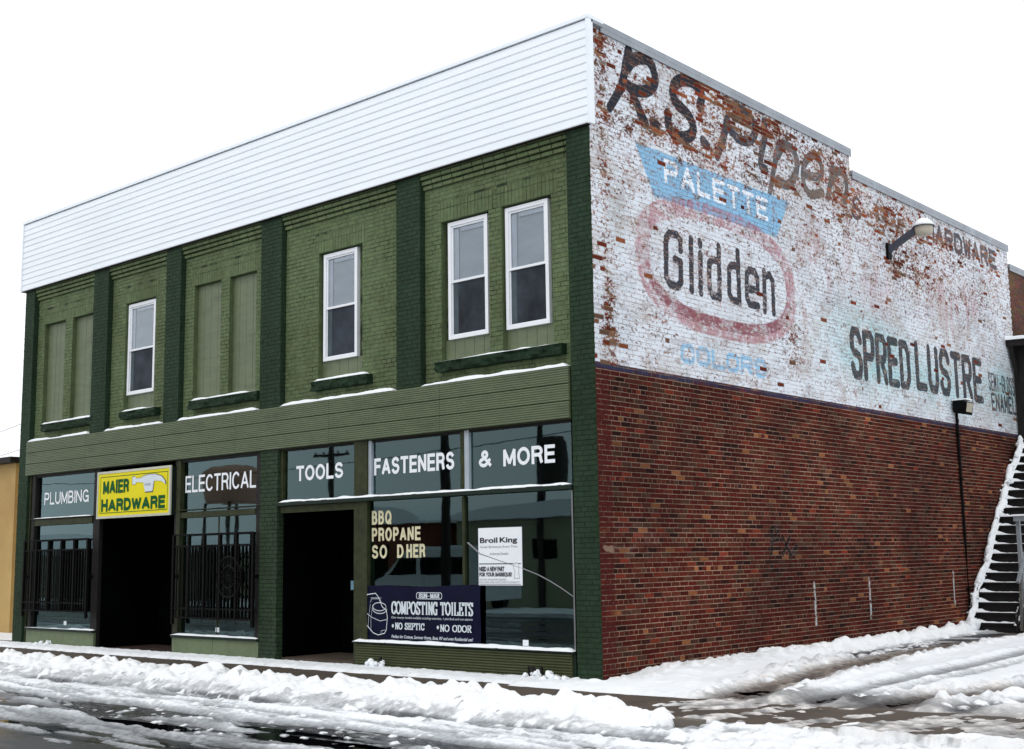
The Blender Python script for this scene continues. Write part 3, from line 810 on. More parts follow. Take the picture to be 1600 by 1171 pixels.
def lay_courses(br, face, u0, u1, z0, z1, plane, colf, baref, holes=(), L=.215, J=.0085, zoff=0.0, rowshift=0):
    k0 = int(math.floor((z0 - zoff) / CH)); k1 = int(math.ceil((z1 - zoff) / CH))
    for k in range(k0, k1):
        a = max(z0, zoff + k * CH); b = min(z1, zoff + (k + 1) * CH)
        if b - a < .02: continue
        hdr = (k % 6 == 2)
        step = L / 2 if hdr else L
        off = (k % 2) * L / 2 + (step / 2 if hdr else 0) + rowshift
        n0 = int(math.floor((u0 - off) / step)) - 1
        u = off + n0 * step
        while u < u1:
            s0, s1 = max(u + J / 2, u0), min(u + step - J / 2, u1)
            u += step
            if s1 - s0 < .02: continue
            segs = [(s0, s1)]
            for (hx0, hx1, hz0, hz1) in holes:
                if (a + b) / 2 > hz0 and (a + b) / 2 < hz1:
                    ns = []
                    for (p, q_) in segs:
                        if q_ <= hx0 or p >= hx1: ns.append((p, q_)); continue
                        if p < hx0: ns.append((p, hx0))
                        if q_ > hx1: ns.append((hx1, q_))
                    segs = ns
            for (p, q_) in segs:
                if q_ - p < .02: continue
                uc, zc = (p + q_) / 2, (a + b) / 2
                br.add(face, p, q_, a + J / 2, b - J / 2, plane, colf(uc, zc), baref(uc, zc))

# --- side wall bricks
EB = [(4.3, 8.64, 1.3, .20, .55), (2.9, 8.77, .6, .14, .25), (6.8, 8.55, 1.3, .2, .22), (9.4, 7.9, 1.6, .35, .14), (9.7, 7.2, .3, .35, .35), (12, 7.85, 2.4, .3, .12), (.2, 4.6, .2, .5, .3), (3.2, 8.2, 1.6, .3, .08), (5.5, 7.9, 1.5, .4, .07)]
def side_bare(u, z):
    if u > 15.8: return 1.0
    if z < 4.1: return 0.0
    e = .012 + .01 * (z > 7)
    for (y, zz, ry, rz, a) in EB: e += a * math.exp(-((u - y) / ry) ** 2 - ((z - zz) / rz) ** 2)
    return 1.0 if random.random() < e else 0.0
def side_col(u, z):
    r = random.random(); v = random.uniform(.7, 1.3)
    if z > 4.1 and u < 15.8:
        c = random.choice([(.26, .085, .035), (.17, .035, .018), (.14, .026, .014), (.24, .12, .07), (.19, .11, .075), (.20, .045, .02)])
    elif r < .016 + .05 * max(0, math.sin(u * 1.7 + 1.3 * math.sin(z * 2.1)) * math.sin(z * 2.3 + u * .6)) ** 2 + (.25 if (5.1 < u < 6.5 and abs(z - 1.72) < .05) else 0): c = (.22, .085, .036)
    elif r < .36: c = (.078, .019, .012)
    elif r < .46: c = (.070, .031, .021)
    elif r < .56: c = (.030, .009, .008)
    elif r < .58 + (.08 if u < 1.4 else 0): c = (.15, .026, .014)
    else: c = (.072, .0105, .008)
    return tuple(x * v for x in c)
SB = Bricks('side')
lay_courses(SB, 'x+', 0.0, 7.89, -.05, 8.86, 0.0, side_col, side_bare)
lay_courses(SB, 'x+', 7.89, 15.83, -.05, 8.45, 0.0, side_col, side_bare)
lay_courses(SB, 'x+', 15.84, 22.0, -.05, 8.02, -.004, lambda u, z: tuple(c * random.uniform(.7, 1.2) for c in (.14, .07, .05)), lambda u, z: 1.0)

# --- front bricks
def gcol(base):
    def f(u, z):
        v = random.uniform(.92, 1.07)
        return tuple(c * v * random.uniform(.97, 1.03) for c in base)
    return f
FB = Bricks('front')
OPEN = [(-2.94, -1.97), (-1.72, -.79), (-5.77, -4.70), (-11.57, -10.53), (-9.28, -8.46), (-8.21, -7.44), (-14.68, -13.84), (-13.56, -12.77)]
OZ0, OZ1 = 4.38, 6.61
PIL = [(-3.81, -3.285), (-7.18, -6.62), (-10.05, -9.57), (-12.60, -12.05), (-15.36, -14.97), (-.42, 0.0)]
SOLD = [(-3.02, -1.87), (-1.80, -.70), (-5.85, -4.62), (-11.66, -10.44), (-9.38, -7.36), (-14.76, -12.70)]
SP = .105
PANELS = [(-14.97, -12.60), (-12.05, -10.05), (-9.57, -7.18), (-6.62, -3.81), (-3.285, -.42)]
zero = lambda u, z: 0.0
for (a, b) in PANELS:
    holes = [(x0, x1, OZ0, OZ1) for (x0, x1) in OPEN if x0 > a and x1 < b]
    sold = [(x0, x1, OZ1, OZ1 + .31) for (x0, x1) in SOLD if x0 > a - .05 and x1 < b + .05]
    lay_courses(FB, 'y-', a + .004, b - .004, 4.0, 7.16, SP, gcol(LG), zero, holes + sold, J=.008)
    for (x0, x1, z0, z1) in sold:                      # rows of bricks on end above the openings
        for (za, zb) in ((z0 + .004, z0 + .20), (z0 + .208, z0 + .306)):
            u = x0
            while u < x1 - .03:
                FB.add('y-', u + .004, u + .067, za, zb, SP - .0005, gcol(LG)(0, 0), 0); u += .0705
    for i, (z0, dy) in enumerate(((7.160, .066), (7.235, .036), (7.310, .010), (7.380, -.004))):   # stepped courses
        u = a - .0
        while u < b - .01:
            FB.add('y-', u + .005, min(u + .21, b - .004), z0 + .004, z0 + .060, dy, gcol(LG)(0, 0), 0, depth=.035); u += .215
for (a, b) in PIL:
    lay_courses(FB, 'y-', a + .003, b - .003, 4.13 if (a > -15 and b < -.1) else -.05, 7.44, 0.0, gcol(DG), zero, rowshift=a % .1)
    if b < -.1:
        lay_courses(FB, 'x+', .012, SP - .006, 4.13 if a > -15 else .0, 7.44, b, gcol(DG), zero)
lay_courses(FB, 'y-', -7.12, -6.655, -.05, 3.41, 0.0, gcol((0.028, 0.050, 0.026)), zero)
lay_courses(FB, 'x+', .012, .30, -.05, 3.41, -6.645, gcol((0.028, 0.050, 0.026)), zero)

allb = [(it[0], 's', it) for it in SB.items] + [(it[0], 'f', it) for it in FB.items]
allb.sort(key=lambda t: -t[0])
single = allb[:300]; rest = allb[300:]

side_wall = MB()
side_wall.box(-.30, -.0040, 0.013, 7.888, -.28, 8.86, (.34, .255, .185))
side_wall.box(-.30, -.0040, 7.888, 15.835, -.28, 8.455, (.34, .255, .185))
side_wall.box(-.30, -.0085, 15.835, 24, -.28, 8.02, (.16, .12, .10))
side_wall = side_wall.build('side_wall', M['side_mortar'], store, attrs=True)
side_wall['label'] = 'weathered side wall with peeling white painted advertisements over red brick'
front_wall = MB()
gm = tuple(c * .85 for c in LG); dm = tuple(c * .75 for c in DG)
for (a, b) in PANELS:
    zs = sorted([(x0, x1) for (x0, x1) in OPEN if x0 > a and x1 < b])
    yb0, yb1 = SP + .0045, .26
    front_wall.box(a, b, yb0, yb1, 3.42, OZ0, gm); front_wall.box(a, b, yb0, yb1, OZ1, 7.46, gm)
    cur = a
    for (x0, x1) in zs:
        front_wall.box(cur, x0, yb0, yb1, OZ0, OZ1, gm); cur = x1
    front_wall.box(cur, b, yb0, yb1, OZ0, OZ1, gm)
    for (x0, x1) in zs:
        front_wall.box(x0, x1, .225, .258, OZ0, OZ1, gm)
for (a, b) in PIL:
    z0 = 4.13 if (a > -15 and b < -.1) else -.28
    if b > -.1: b = -.012
    front_wall.box(a + .002, b - .002, .0045, .262, z0, 7.46, dm)
front_wall.box(-7.118, -6.657, .0045, .31, -.28, 3.415, (.01, .018, .01))
front_wall.b = [1.0] * len(front_wall.b)
front_wall = front_wall.build('front_wall', M['green_brick'], store, attrs=True)
front_wall['label'] = 'green painted brick front'
for kind, par, mt in (('s', side_wall, M['side_brick']), ('f', front_wall, M['green_brick'])):
    mb = MB()
    for _, k, it in rest:
        if k == kind: mb.poly(it[1], it[2], it[3], it[4])
    o = mb.build('brick_courses', mt, par, attrs=True); o['kind'] = 'stuff'
for _, k, it in single:
    mb = MB(); mb.poly(it[1], it[2], it[3], it[4])
    mb.build('brick', M['side_brick'] if k == 's' else M['green_brick'], side_wall if k == 's' else front_wall, attrs=True)

# shell: rear, left side, roof, floors, dark inside
shell = MB()
shell.box(-15.36, -15.10, .27, 24, -.28, 8.3, (1, 1, 1)); shell.box(-15.36, -.31, 23.7, 24, -.28, 7.9)
shell.build('rear_wall', M['tan'], store)
MB().box(-15.09, -.31, .35, 23.69, 7.6, 7.75).build('roof', M['roof_grey'], store)
MB().box(-15.09, -.31, .4, 23.69, 7.752, 7.85).build('roof_snow', M['snow'], store)
ins = MB()
ins.box(-15.09, -.31, .30, 6.2, 3.42, 3.50); ins.box(-15.09, -.31, 6.0, 6.1, -.1, 3.41); ins.box(-15.09, -.31, .30, 6.0, -.20, -.04)
ins.box(-15.09, -15.02, .30, 6.0, -.03, 3.41); ins.box(-.45, -.32, .02, 6.0, -.03, 3.41)
ins.box(-15.09, -.31, .30, .34, 3.51, 7.5)
for (a, b) in ((-12.2, -9.57), (-6.64, -4.72)):      # recessed entrances
    ins.box(a, a + .04, .12, 1.5, -.03, 3.4); ins.box(b - .04, b, .12, 1.5, -.03, 3.4); ins.box(a + .05, b - .05, .14, 1.5, 2.44, 2.50)
ins.build('interior', M['dark'], store)
for (a, b) in ((-11.4, -10.4), (-6.15, -5.15)):
    d = MB().box(a, b, 1.36, 1.42, -.02, 2.2).build('door', M['dwood'], store)
    MB().box(a + .12, b - .12, 1.34, 1.352, .9, 2.05).build('door_pane', M['glass'], d)
    MB().box(b - .09, b - .05, 1.29, 1.355, .95, 1.15).build('handle', M['steel'], d)
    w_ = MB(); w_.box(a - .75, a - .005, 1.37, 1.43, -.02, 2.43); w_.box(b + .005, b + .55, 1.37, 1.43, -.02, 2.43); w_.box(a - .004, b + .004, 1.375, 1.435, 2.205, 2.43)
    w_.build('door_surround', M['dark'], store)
MB().box(-6.63, -4.74, .10, 1.3, -.028, .03).build('door_step', M['concrete'], store)

# siding band on top
NB_ = 12; bh = 1.46 / NB_
for i in range(NB_):
    z0 = 7.425 + i * bh
    mb = MB()
    P = [(x, y, z) for x in (-15.43, 0.03) for (y, z) in ((-.067, z0 + .002), (-.054, z0 + bh), (-.030, z0 + bh), (-.030, z0 - .012), (-.061, z0 - .012))]
    mb.poly(P, [(0, 1, 2, 3, 4), (9, 8, 7, 6, 5), (0, 5, 6, 1), (1, 6, 7, 2), (2, 7, 8, 3), (3, 8, 9, 4), (4, 9, 5, 0)])
    mb.build('siding_board', M['siding'], store)
bk = MB(); bk.box(-15.425, .028, -.028, -.002, 7.46, 8.885); bk.box(-15.42, -.32, -.001, .262, 7.46, 8.885); bk.box(-15.42, .02, -.06, -.002, 7.395, 7.41)
bk.build('fascia_backing', M['dwood'], store)
for b_ in ((.031, .075, -.078, -.004, 7.40, 8.90), (-15.475, -15.431, -.078, .26, 7.40, 8.90), (.004, .075, -.003, .03, 7.40, 8.90),):
    MB().box(*b_).build('corner_trim', M['siding'], store)
tp = MB(); tp.box(-15.48, .08, -.085, .27, 8.902, 8.955); tp.build('top_flashing', M['siding'], store)
for (ya0, yb0, z) in ((.272, 2.8, 8.865), (2.804, 5.4, 8.865), (5.404, 7.92, 8.865), (7.93, 10.6, 8.46), (10.604, 13.2, 8.46), (13.204, 15.86, 8.46), (15.87, 19, 8.025), (19.004, 24, 8.025)):
    c = MB(); c.box(-.34, .032, ya0, yb0, z + .018, z + .10); c.box(.018, .030, ya0, yb0, z - .055, z + .017)
    c.build('coping', M['coping'], store)
c = MB(); c.box(.0005, .075, -.0005, .27, 8.86, 8.90); c.build('coping', M['coping'], store)

# fluted band under the upper storey
xj = [-15.02, -12.66, -10.25, -7.79, -5.34, -2.86, -.435]
for r_ in range(3):
    z0 = 3.425 + r_ * .236
    for i in range(6):
        mb = MB(); a, b = xj[i] + .003, xj[i + 1] - .003
        prof = [(-.004, z0)]
        nr = 7; rh = .226 / nr
        for k in range(nr):
            zz = z0 + k * rh
            prof += [(-.030, zz + .001), (-.036, zz + rh * .30), (-.036, zz + rh * .72), (-.024, zz + rh * .93)]
        prof += [(-.004, z0 + .230)]
        n = len(prof)
        P = [(x, y, z) for x in (a, b) for (y, z) in prof]
        mb.poly(P, [tuple(range(n)), tuple(range(2 * n - 1, n - 1, -1))] + [(k, n + k, n + (k + 1) % n, (k + 1) % n) for k in range(n)])
        mb.build('fluted_panel', M['lgw'], store)
bk = MB(); bk.box(-15.03, -.43, -.003, SP + .008, 3.41, 4.125); bk.build('band_backing', M['og'], store)

# ---- snow lying on ledges
def snow_ledge(name, x0, x1, y0, y1, z, h, parent, seed, gaps=.25):
    nx = max(8, int((x1 - x0) / .03)); ny = 5
    X = np.linspace(x0, x1, nx); V = []; 
    th = h * (.35 + 1.0 * fbm(X * 3.2, X * 0 + seed, seed, 4)) * sst(gaps - .1, gaps + .12, fbm(X * 1.1, X * 0 + 3, seed + 5, 3))
    th = th * sst(0, .12, X - x0) * sst(0, .12, x1 - X)
    fr = (fbm(X * 5, X * 0 + 7, seed + 9, 3) - .5) * .02
    for i in range(nx):
        for j, (t, k) in enumerate(((0, 0), (.02, .7), (.4, 1), (.9, .9), (1, .6))):
            V.append((X[i], y0 + fr[i] + t * (y1 - y0), z + max(th[i], -.002) * k - (.002 if k == 0 else 0)))
    F = [(i * ny + j, (i + 1) * ny + j, (i + 1) * ny + j + 1, i * ny + j + 1) for i in range(nx - 1) for j in range(ny - 1)]
    mb = MB(); mb.poly(V, F)
    return mb.build(name, M['snow'], parent, smooth=True)
SL = [((-15.0, -12.62), 1), ((-12.03, -10.07), 2), ((-9.55, -7.2), 3), ((-6.6, -3.83), 4), ((-3.26, -.45), 5)]
for (a, b), sd_ in SL:
    snow_ledge('snow_ledge', a, b, -.036, SP - .01, 4.128, .055, store, sd_, .12)
snow_ledge('roof_edge_snow', -15.4, -5.0, -.08, .25, 8.956, .07, store, 91, .3)
snow_ledge('roof_edge_snow', -15.2, .02, -.06, .25, 8.956, .03, store, 95, .45)
# window sills of rough stone
def rough_stone(x0, x1, y0, y1, z0, z1, seed):
    nx = int((x1 - x0) / .035); ring = 12; V = []; F = []
    for i in range(nx + 1):
        x = x0 + (x1 - x0) * i / nx
        for j in range(ring):
            t = j / ring * 4; s_ = int(t); f = t - s_
            y, z = [(y0 + (y1 - y0) * f, z0), (y1, z0 + (z1 - z0) * f), (y1 - (y1 - y0) * f, z1), (y0, z1 - (z1 - z0) * f)][s_]
            nse = float(fbm(np.array([x * 6 + j * .9]), np.array([seed + j * .7]), seed, 3)[0]) - .5
            V.append((x, y + (nse * .09 if y < y1 - .01 else 0), z + (nse * .05 if s_ in (2, 3) or j == 0 else nse * .03)))
    for i in range(nx):
        for j in range(ring):
            F.append((i * ring + j, i * ring + (j + 1) % ring, (i + 1) * ring + (j + 1) % ring, (i + 1) * ring + j))
    F.append(tuple(range(ring - 1, -1, -1))); F.append(tuple(range(nx * ring, (nx + 1) * ring)))
    mb = MB(); mb.poly(V, F); return mb
for i, (a, b, gp) in enumerate([(-2.97, -.56, .55), (-5.81, -4.45, .35), (-9.235, -7.22, .25), (-11.49, -10.28, .3), (-14.53, -12.53, .25)]):
    sl = rough_stone(a, b, -.02, .215, 4.31, 4.455, 40 + i).build('window_sill', M['sill'], store)
    snow_ledge('sill_snow', a + .04, b - .05, -.005, .2, 4.462, .05, sl, 60 + i, gp)
# blocked openings and board infills of upright planks
def planks(x0, x1, z0, z1, y, w_=.185):
    n = max(1, round((x1 - x0) / w_)); s_ = (x1 - x0) / n
    for i in range(n):
        MB().box(x0 + i * s_ + .003, x0 + (i + 1) * s_ - .003, y - random.uniform(0, .003), y + .02, z0, z1).build('plank', M['lgw'], store)
for (a, b) in OPEN[4:]:
    planks(a, b, 4.44, OZ1 - .01, .195)
for (a, b) in OPEN[:4]:
    planks(a, b, 4.44, 4.80, .198, .2)

# ---- upper windows
def sash_window(x0, x1, z0=4.80, z1=6.585, y=.15):
    t = .058
    f = MB()
    f.box(x0, x0 + t, y, y + .07, z0, z1); f.box(x1 - t, x1, y, y + .07, z0, z1)
    f.box(x0 + t, x1 - t, y + .0005, y + .07, z0, z0 + t); f.box(x0 + t, x1 - t, y + .0005, y + .07, z1 - t, z1)
    f = f.build('window', M['vinyl'], store)
    fl = MB()      # dark gap between frame and brick
    zm = (z0 + z1) / 2 - .02
    s1 = MB(); u = .03
    s1.box(x0 + t, x0 + t + u, y + .02, y + .05, zm, z1 - t); s1.box(x1 - t - u, x1 - t, y + .02, y + .05, zm, z1 - t)
    s1.box(x0 + t + u, x1 - t - u, y + .0205, y + .05, z1 - t - u, z1 - t); s1.box(x0 + t, x1 - t, y + .012, y + .052, zm - .018, zm + .018)
    s1.build('upper_sash', M['vinyl'], f)
    s2 = MB(); u2 = .016
    s2.box(x0 + t, x0 + t + u2, y + .03, y + .06, z0 + t, zm - .019); s2.box(x1 - t - u2, x1 - t, y + .03, y + .06, z0 + t, zm - .019)
    s2.box(x0 + t + u2, x1 - t - u2, y + .0305, y + .06, z0 + t, z0 + t + u2)
    s2.build('lower_sash', M['vinyl'], f)
    MB().box(x0 + t + u, x1 - t - u, y + .035, y + .038, zm + .018, z1 - t - u).build('pane', M['pane'], f)
    MB().box(x0 + t + u2, x1 - t - u2, y + .036, y + .038, z0 + t + u2, zm - .019).build('insect_screen', M['screen'], f)
    MB().box(x0 + t + .002, x1 - t - .002, y + .058, y + .063, zm + .02, z1 - t - .002).build('blind', M['blind'], f)
    st_ = MB(); st_.box(x0 + t + u + .01, x0 + t + .13, y + .0405, y + .052, zm + .02, z1 - t - u - .02); st_.box(x0 + t + u + .14, x1 - t - u, y + .0405, y + .050, z1 - t - u - .07, z1 - t - u - .005)
    st_.build('blind_edge', M['grey_vinyl'], f)
    MB().box(x0 + t + u2 + .002, x0 + t + .12, y + .0335, y + .0355, z0 + t + u2 + .01, zm - .03).build('screen_edge', M['shade'], f)
    return f
for (a, b) in ((-2.84, -2.04), (-1.69, -.89), (-5.70, -4.875), (-11.54, -10.61)):
    sash_window(a, b)

# ---- lettering helper (Blender's built-in face)
def text_mb(txt, x0, x1, z0, z1, y, bold=.0, depth=.002, shear=0, spacing=1.0):
    cu = bpy.data.curves.new('t', 'FONT'); cu.body = txt; cu.size = 1; cu.offset = bold; cu.shear = shear; cu.space_character = spacing
    cu.resolution_u = 4
    ob = bpy.data.objects.new('t', cu); COL.objects.link(ob)
    bpy.context.view_layer.update()
    me = bpy.data.meshes.new_from_object(ob.evaluated_get(bpy.context.evaluated_depsgraph_get()))
    bpy.data.objects.remove(ob); bpy.data.curves.remove(cu)
    v = np.empty(len(me.vertices) * 3); me.vertices.foreach_get('co', v); v = v.reshape(-1, 3)
    mn, mx = v.min(0), v.max(0)
    X = x0 + (v[:, 0] - mn[0]) / (mx[0] - mn[0]) * (x1 - x0); Z = z0 + (v[:, 1] - mn[1]) / (mx[1] - mn[1]) * (z1 - z0)
    mb = MB(); n = len(v)
    faces = [tuple(p.vertices) for p in me.polygons]
    mb.poly([(X[i], y, Z[i]) for i in range(n)], faces)
    bpy.data.meshes.remove(me)
    return mb
def lettering(txt, x0, x1, z0, z1, y, m, parent, bold=.0, name='lettering', **k):
    return text_mb(txt, x0, x1, z0, z1, y, bold, **k).build(name, m, parent)

# ---- bold grotesque capitals drawn as strokes
def arc(cx, cy, rx, ry, a0, a1, n=10):
    return [(cx + rx * math.cos(math.radians(a0 + (a1 - a0) * i / n)), cy + ry * math.sin(math.radians(a0 + (a1 - a0) * i / n))) for i in range(n + 1)]
SC = arc(.5, .75, .44, .25, 20, 90, 5) + arc(.5, .75, .44, .25, 90, 230, 8) + arc(.5, .26, .48, .26, 55, -90, 9) + arc(.5, .26, .48, .26, -90, -165, 5)
GOTH = {
 'A': (.98, [[(0, 0), (.5, 1), (1, 0)], [(.2, .3), (.8, .3)]]),
 'B': (.82, [[(0, 0), (0, 1), (.55, 1)] + arc(.58, .765, .33, .235, 90, -90, 8) + [(0, .53)], [(0, .53), (.58, .53)] + arc(.6, .265, .40, .265, 90, -90, 8) + [(0, 0)]]),
 'C': (.92, [arc(.53, .5, .53, .5, 42, 318, 18)]),
 'D': (.88, [[(0, 0), (0, 1), (.45, 1)] + arc(.47, .5, .53, .5, 90, -90, 12) + [(0, 0)]]),
 'E': (.74, [[(1, 1), (0, 1), (0, 0), (1, 0)], [(0, .52), (.92, .52)]]),
 'F': (.68, [[(1, 1), (0, 1), (0, 0)], [(0, .52), (.9, .52)]]),
 'G': (.95, [arc(.53, .5, .53, .5, 45, 335, 18) + [(1, .46), (.6, .46)], [(1, .46), (1, 0)]]),
 'H': (.84, [[(0, 0), (0, 1)], [(1, 0), (1, 1)], [(0, .52), (1, .52)]]),
 'I': (.0, [[(.5, 0), (.5, 1)]]),
 'L': (.68, [[(0, 1), (0, 0), (1, 0)]]),
 'M': (1.0, [[(0, 0), (0, 1), (.5, .08), (1, 1), (1, 0)]]),
 'N': (.86, [[(0, 0), (0, 1), (1, 0), (1, 1)]]),
 'O': (1.0, [arc(.5, .5, .5, .5, 0, 360, 26)]),
 'P': (.80, [[(0, 0), (0, 1), (.6, 1)] + arc(.62, .73, .38, .27, 90, -90, 9) + [(0, .46)]]),
 'Q': (1.0, [arc(.5, .5, .5, .5, 0, 360, 26), [(.6, .25), (1, -.05)]]),
 'R': (.84, [[(0, 0), (0, 1), (.6, 1)] + arc(.62, .75, .36, .25, 90, -90, 9) + [(0, .5)], [(.6, .5), (.88, .4), (.94, .1), (1, 0)]]),
 'S': (.84, [SC]),
 'T': (.80, [[(0, 1), (1, 1)], [(.5, 1), (.5, 0)]]),
 'U': (.86, [[(0, 1), (0, .38)] + arc(.5, .38, .5, .38, 180, 360, 12) + [(1, 1)]]),
 'W': (1.3, [[(0, 1), (.25, 0), (.5, .95), (.75, 0), (1, 1)]]),
 '&': (.92, [[(1, 0), (.28, .72)] + arc(.47, .80, .22, .20, 200, -20, 10) + [(.66, .68), (.2, .42)] + arc(.36, .24, .34, .24, 130, 330, 10) + [(.95, .42)]]),
}
def gothic(txt, x0, x1, z0, z1, y, t, gap=.16, fillx=True):
    h = z1 - z0; wid = [GOTH[c][0] if c in GOTH else .4 for c in txt]
    # choose a width factor so that the strokes fill x0..x1
    body = sum(wid); n = len(txt); tot = x1 - x0 - n * t
    k = tot / (body + gap * (n - 1)); mb = MB(); x = x0 + t / 2; q = 0
    for c, wd in zip(txt, wid):
        for pl in (GOTH[c][1] if c in GOTH else []):
            pts = [(x + u * wd * k, z0 + t / 2 + v * (h - t)) if c != 'I' else (x, z0 + t / 2 + v * (h - t)) for u, v in pl]
            closed = abs(pts[0][0] - pts[-1][0]) + abs(pts[0][1] - pts[-1][1]) < 1e-6
            N = len(pts)
            V_ = [Vector(p) for p in pts]
            for i in range(N - 1):
                d = (V_[i + 1] - V_[i])
                if d.length < 1e-6: continue
                d.normalize(); ext = []
                for (jn, oth, sg_) in ((i, i - 1, -1), (i + 1, i + 2, 1)):
                    if closed and oth < 0: oth = N - 2
                    if closed and oth > N - 1: oth = 1
                    if oth < 0 or oth > N - 1:
                        ext.append(t / 2 if (abs(d.x) < .03 or abs(d.y) < .03) else t * .25)
                    else:
                        e_ = (V_[jn] - V_[oth]).normalized() if sg_ < 0 else (V_[oth] - V_[jn]).normalized()
                        ext.append(t * .5 if abs(d.dot(e_)) < .45 and (abs(d.x) < .03 or abs(d.y) < .03) else t * .14)
                A_, B_ = V_[i] - d * ext[0], V_[i + 1] + d * ext[1]
                n_ = Vector((-d.y, d.x)) * (t / 2)
                yy_ = y - (q % 9) * .00025; q += 1
                mb.face([(p.x, yy_, p.y) for p in (A_ + n_, A_ - n_, B_ - n_, B_ + n_)])
        x += wd * k + t + gap * k
    return mb

# ---- shop windows
GY = .10
def shop_pane(x0, x1, z0, z1, name='shop_pane', y=GY):
    return MB().box(x0, x1, y, y + .006, z0, z1).build(name, M['glass'], store)
tr1 = shop_pane(-6.56, -4.80, 2.56, 3.375, 'transom_pane'); tr2 = shop_pane(-4.50, -2.53, 2.56, 3.375, 'transom_pane'); tr3 = shop_pane(-2.36, -.47, 2.56, 3.375, 'transom_pane')
lw1 = shop_pane(-4.52, -2.52, .36, 2.47); lw2 = shop_pane(-2.46, -.50, .36, 2.47)
tr4 = shop_pane(-9.46, -7.28, 2.47, 3.365, 'transom_pane'); lw3 = shop_pane(-9.50, -8.40, .33, 2.36); lw3b = shop_pane(-8.38, -7.22, .33, 2.36)
tr5 = shop_pane(-14.64, -12.44, 2.50, 3.365, 'transom_pane'); lw4 = shop_pane(-14.68, -12.38, .31, 2.36)
for t_, p_, x0, x1, z0, z1 in (('TOOLS', tr1, -6.29, -5.13, 2.87, 3.12), ('FASTENERS', tr2, -4.41, -2.69, 2.865, 3.125), ('&', tr3, -2.21, -1.96, 2.86, 3.10), ('MORE', tr3, -1.74, -.80, 2.85, 3.10),
                               ('ELECTRICAL', tr4, -9.42, -7.36, 2.82, 3.12), ('PLUMBING', tr5, -14.42, -12.70, 2.79, 3.04)):
    o = gothic(t_, x0, x1, z0, z1, GY - .004, .049 if p_ in (tr1, tr2, tr3) else (.042 if p_ is tr4 else .036)).build('lettering', M['vinyl_letter'], p_)
for t_, x0, x1, z0, z1 in (('BBQ', -4.46, -4.02, 2.11, 2.32), ('PROPANE', -4.46, -3.40, 1.855, 2.06), ('SO', -4.46, -4.12, 1.595, 1.80), ('D', -3.90, -3.76, 1.60, 1.80), ('HER', -3.70, -3.30, 1.60, 1.80)):
    gothic(t_, x0, x1, z0, z1, GY - .004, .040, .24).build('lettering', M['cream'], lw1)
for p_, x, z in ((lw4, -13.43, .42), (lw3b, -8.38, .42), (lw2, -1.38, .43)):
    s_ = MB().box(x - .05, x + .05, GY - .005, GY - .001, z - .04, z + .04).build('price_sticker', M['paper'], p_)
# reflected line on the right pane, modelled as a thin curved strip
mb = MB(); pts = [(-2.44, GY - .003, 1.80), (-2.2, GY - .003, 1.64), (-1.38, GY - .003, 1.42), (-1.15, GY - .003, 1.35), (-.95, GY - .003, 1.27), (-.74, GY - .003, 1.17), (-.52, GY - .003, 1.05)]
mb.tube(pts, [.014, .012, .008, .007, .007, .006, .005], 6); mb.build('reflection_strip', M['steel'], lw2)
# frames
for b_ in ((-4.80, -4.50, .03, .20, 0, 3.41), (-6.64, -6.58, .05, .16, 2.56, 3.41),):
    MB().box(*b_).build('post', M['og'], store)
for b_ in ((-2.528, -2.455, .05, .15, 2.56, 3.41), (-2.515, -2.465, .06, .15, .36, 2.46),):
    MB().box(*b_).build('mullion', M['og'], store)
MB().box(-2.453, -2.365, .055, .13, 2.56, 3.41).build('mullion', M['grey_vinyl'], store)
MB().box(-4.497, -4.43, .055, .12, 2.56, 3.405).build('mullion', M['grey_vinyl'], store)
for b_ in ((-.498, -.470, .05, .13, .36, 2.46), (-4.545, -4.523, .06, .13, .36, 2.46),):
    MB().box(*b_).build('edge_bead', M['steel'], store)
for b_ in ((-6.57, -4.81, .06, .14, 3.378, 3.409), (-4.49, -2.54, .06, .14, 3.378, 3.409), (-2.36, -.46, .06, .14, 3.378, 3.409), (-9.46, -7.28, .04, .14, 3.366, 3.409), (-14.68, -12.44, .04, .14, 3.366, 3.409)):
    MB().box(*b_).build('shadow_gap_strip', M['dwood'], store)  # near-black strips put in as the shadow gap between band and panes
# long transom ledge with snow
lg_ = MB().box(-6.62, -.43, -.03, .16, 2.475, 2.535).build('transom_ledge', M['dg'], store)
snow_ledge('ledge_snow', -6.6, -.44, -.034, .09, 2.532, .038, lg_, 31, .02)
MB().box(-6.62, -4.80, .04, .14, 2.36, 2.47).build('door_header', M['og'], store)
# left shopfront joinery
for b_ in ((-9.66, -9.60, .04, .15, .0, 3.40), (-14.69, -14.672, .03, .13, .32, 3.36), (-12.20, -12.19, .05, .14, .0, 3.40), (-14.80, -14.70, .03, .15, .30, 3.41), (-12.43, -12.21, .05, .15, .30, 3.41), (-7.27, -7.13, .04, .15, .30, 3.41)):
    MB().box(*b_).build('frame_member', M['dwood'], store)
for b_ in ((-9.58, -9.465, .02, .15, .30, 3.41), (-9.46, -7.28, .03, .15, 2.365, 2.465), (-14.96, -14.90, .05, .16, .0, 3.41), (-14.68, -12.44, .03, .15, 2.365, 2.49), (-8.40, -8.385, .09, .12, .33, 2.36),):
    MB().box(*b_).build('frame_member', M['og'], store)
for (a, b, s_, ns) in ((-9.60, -7.13, 71, .35), (-14.80, -12.22, 72, .40)):
    o = MB().box(a, b, -.03, .15, .265, .31).build('window_ledge', M['dg'], store)
    snow_ledge('ledge_snow', a, b, -.03, .09, .312, .03, o, s_, ns)
    o = MB().box(-14.8 if a < -12 else a, b, .0, .10, 2.36 if False else 2.50, 2.512).build('transom_bead', M['og'], store)
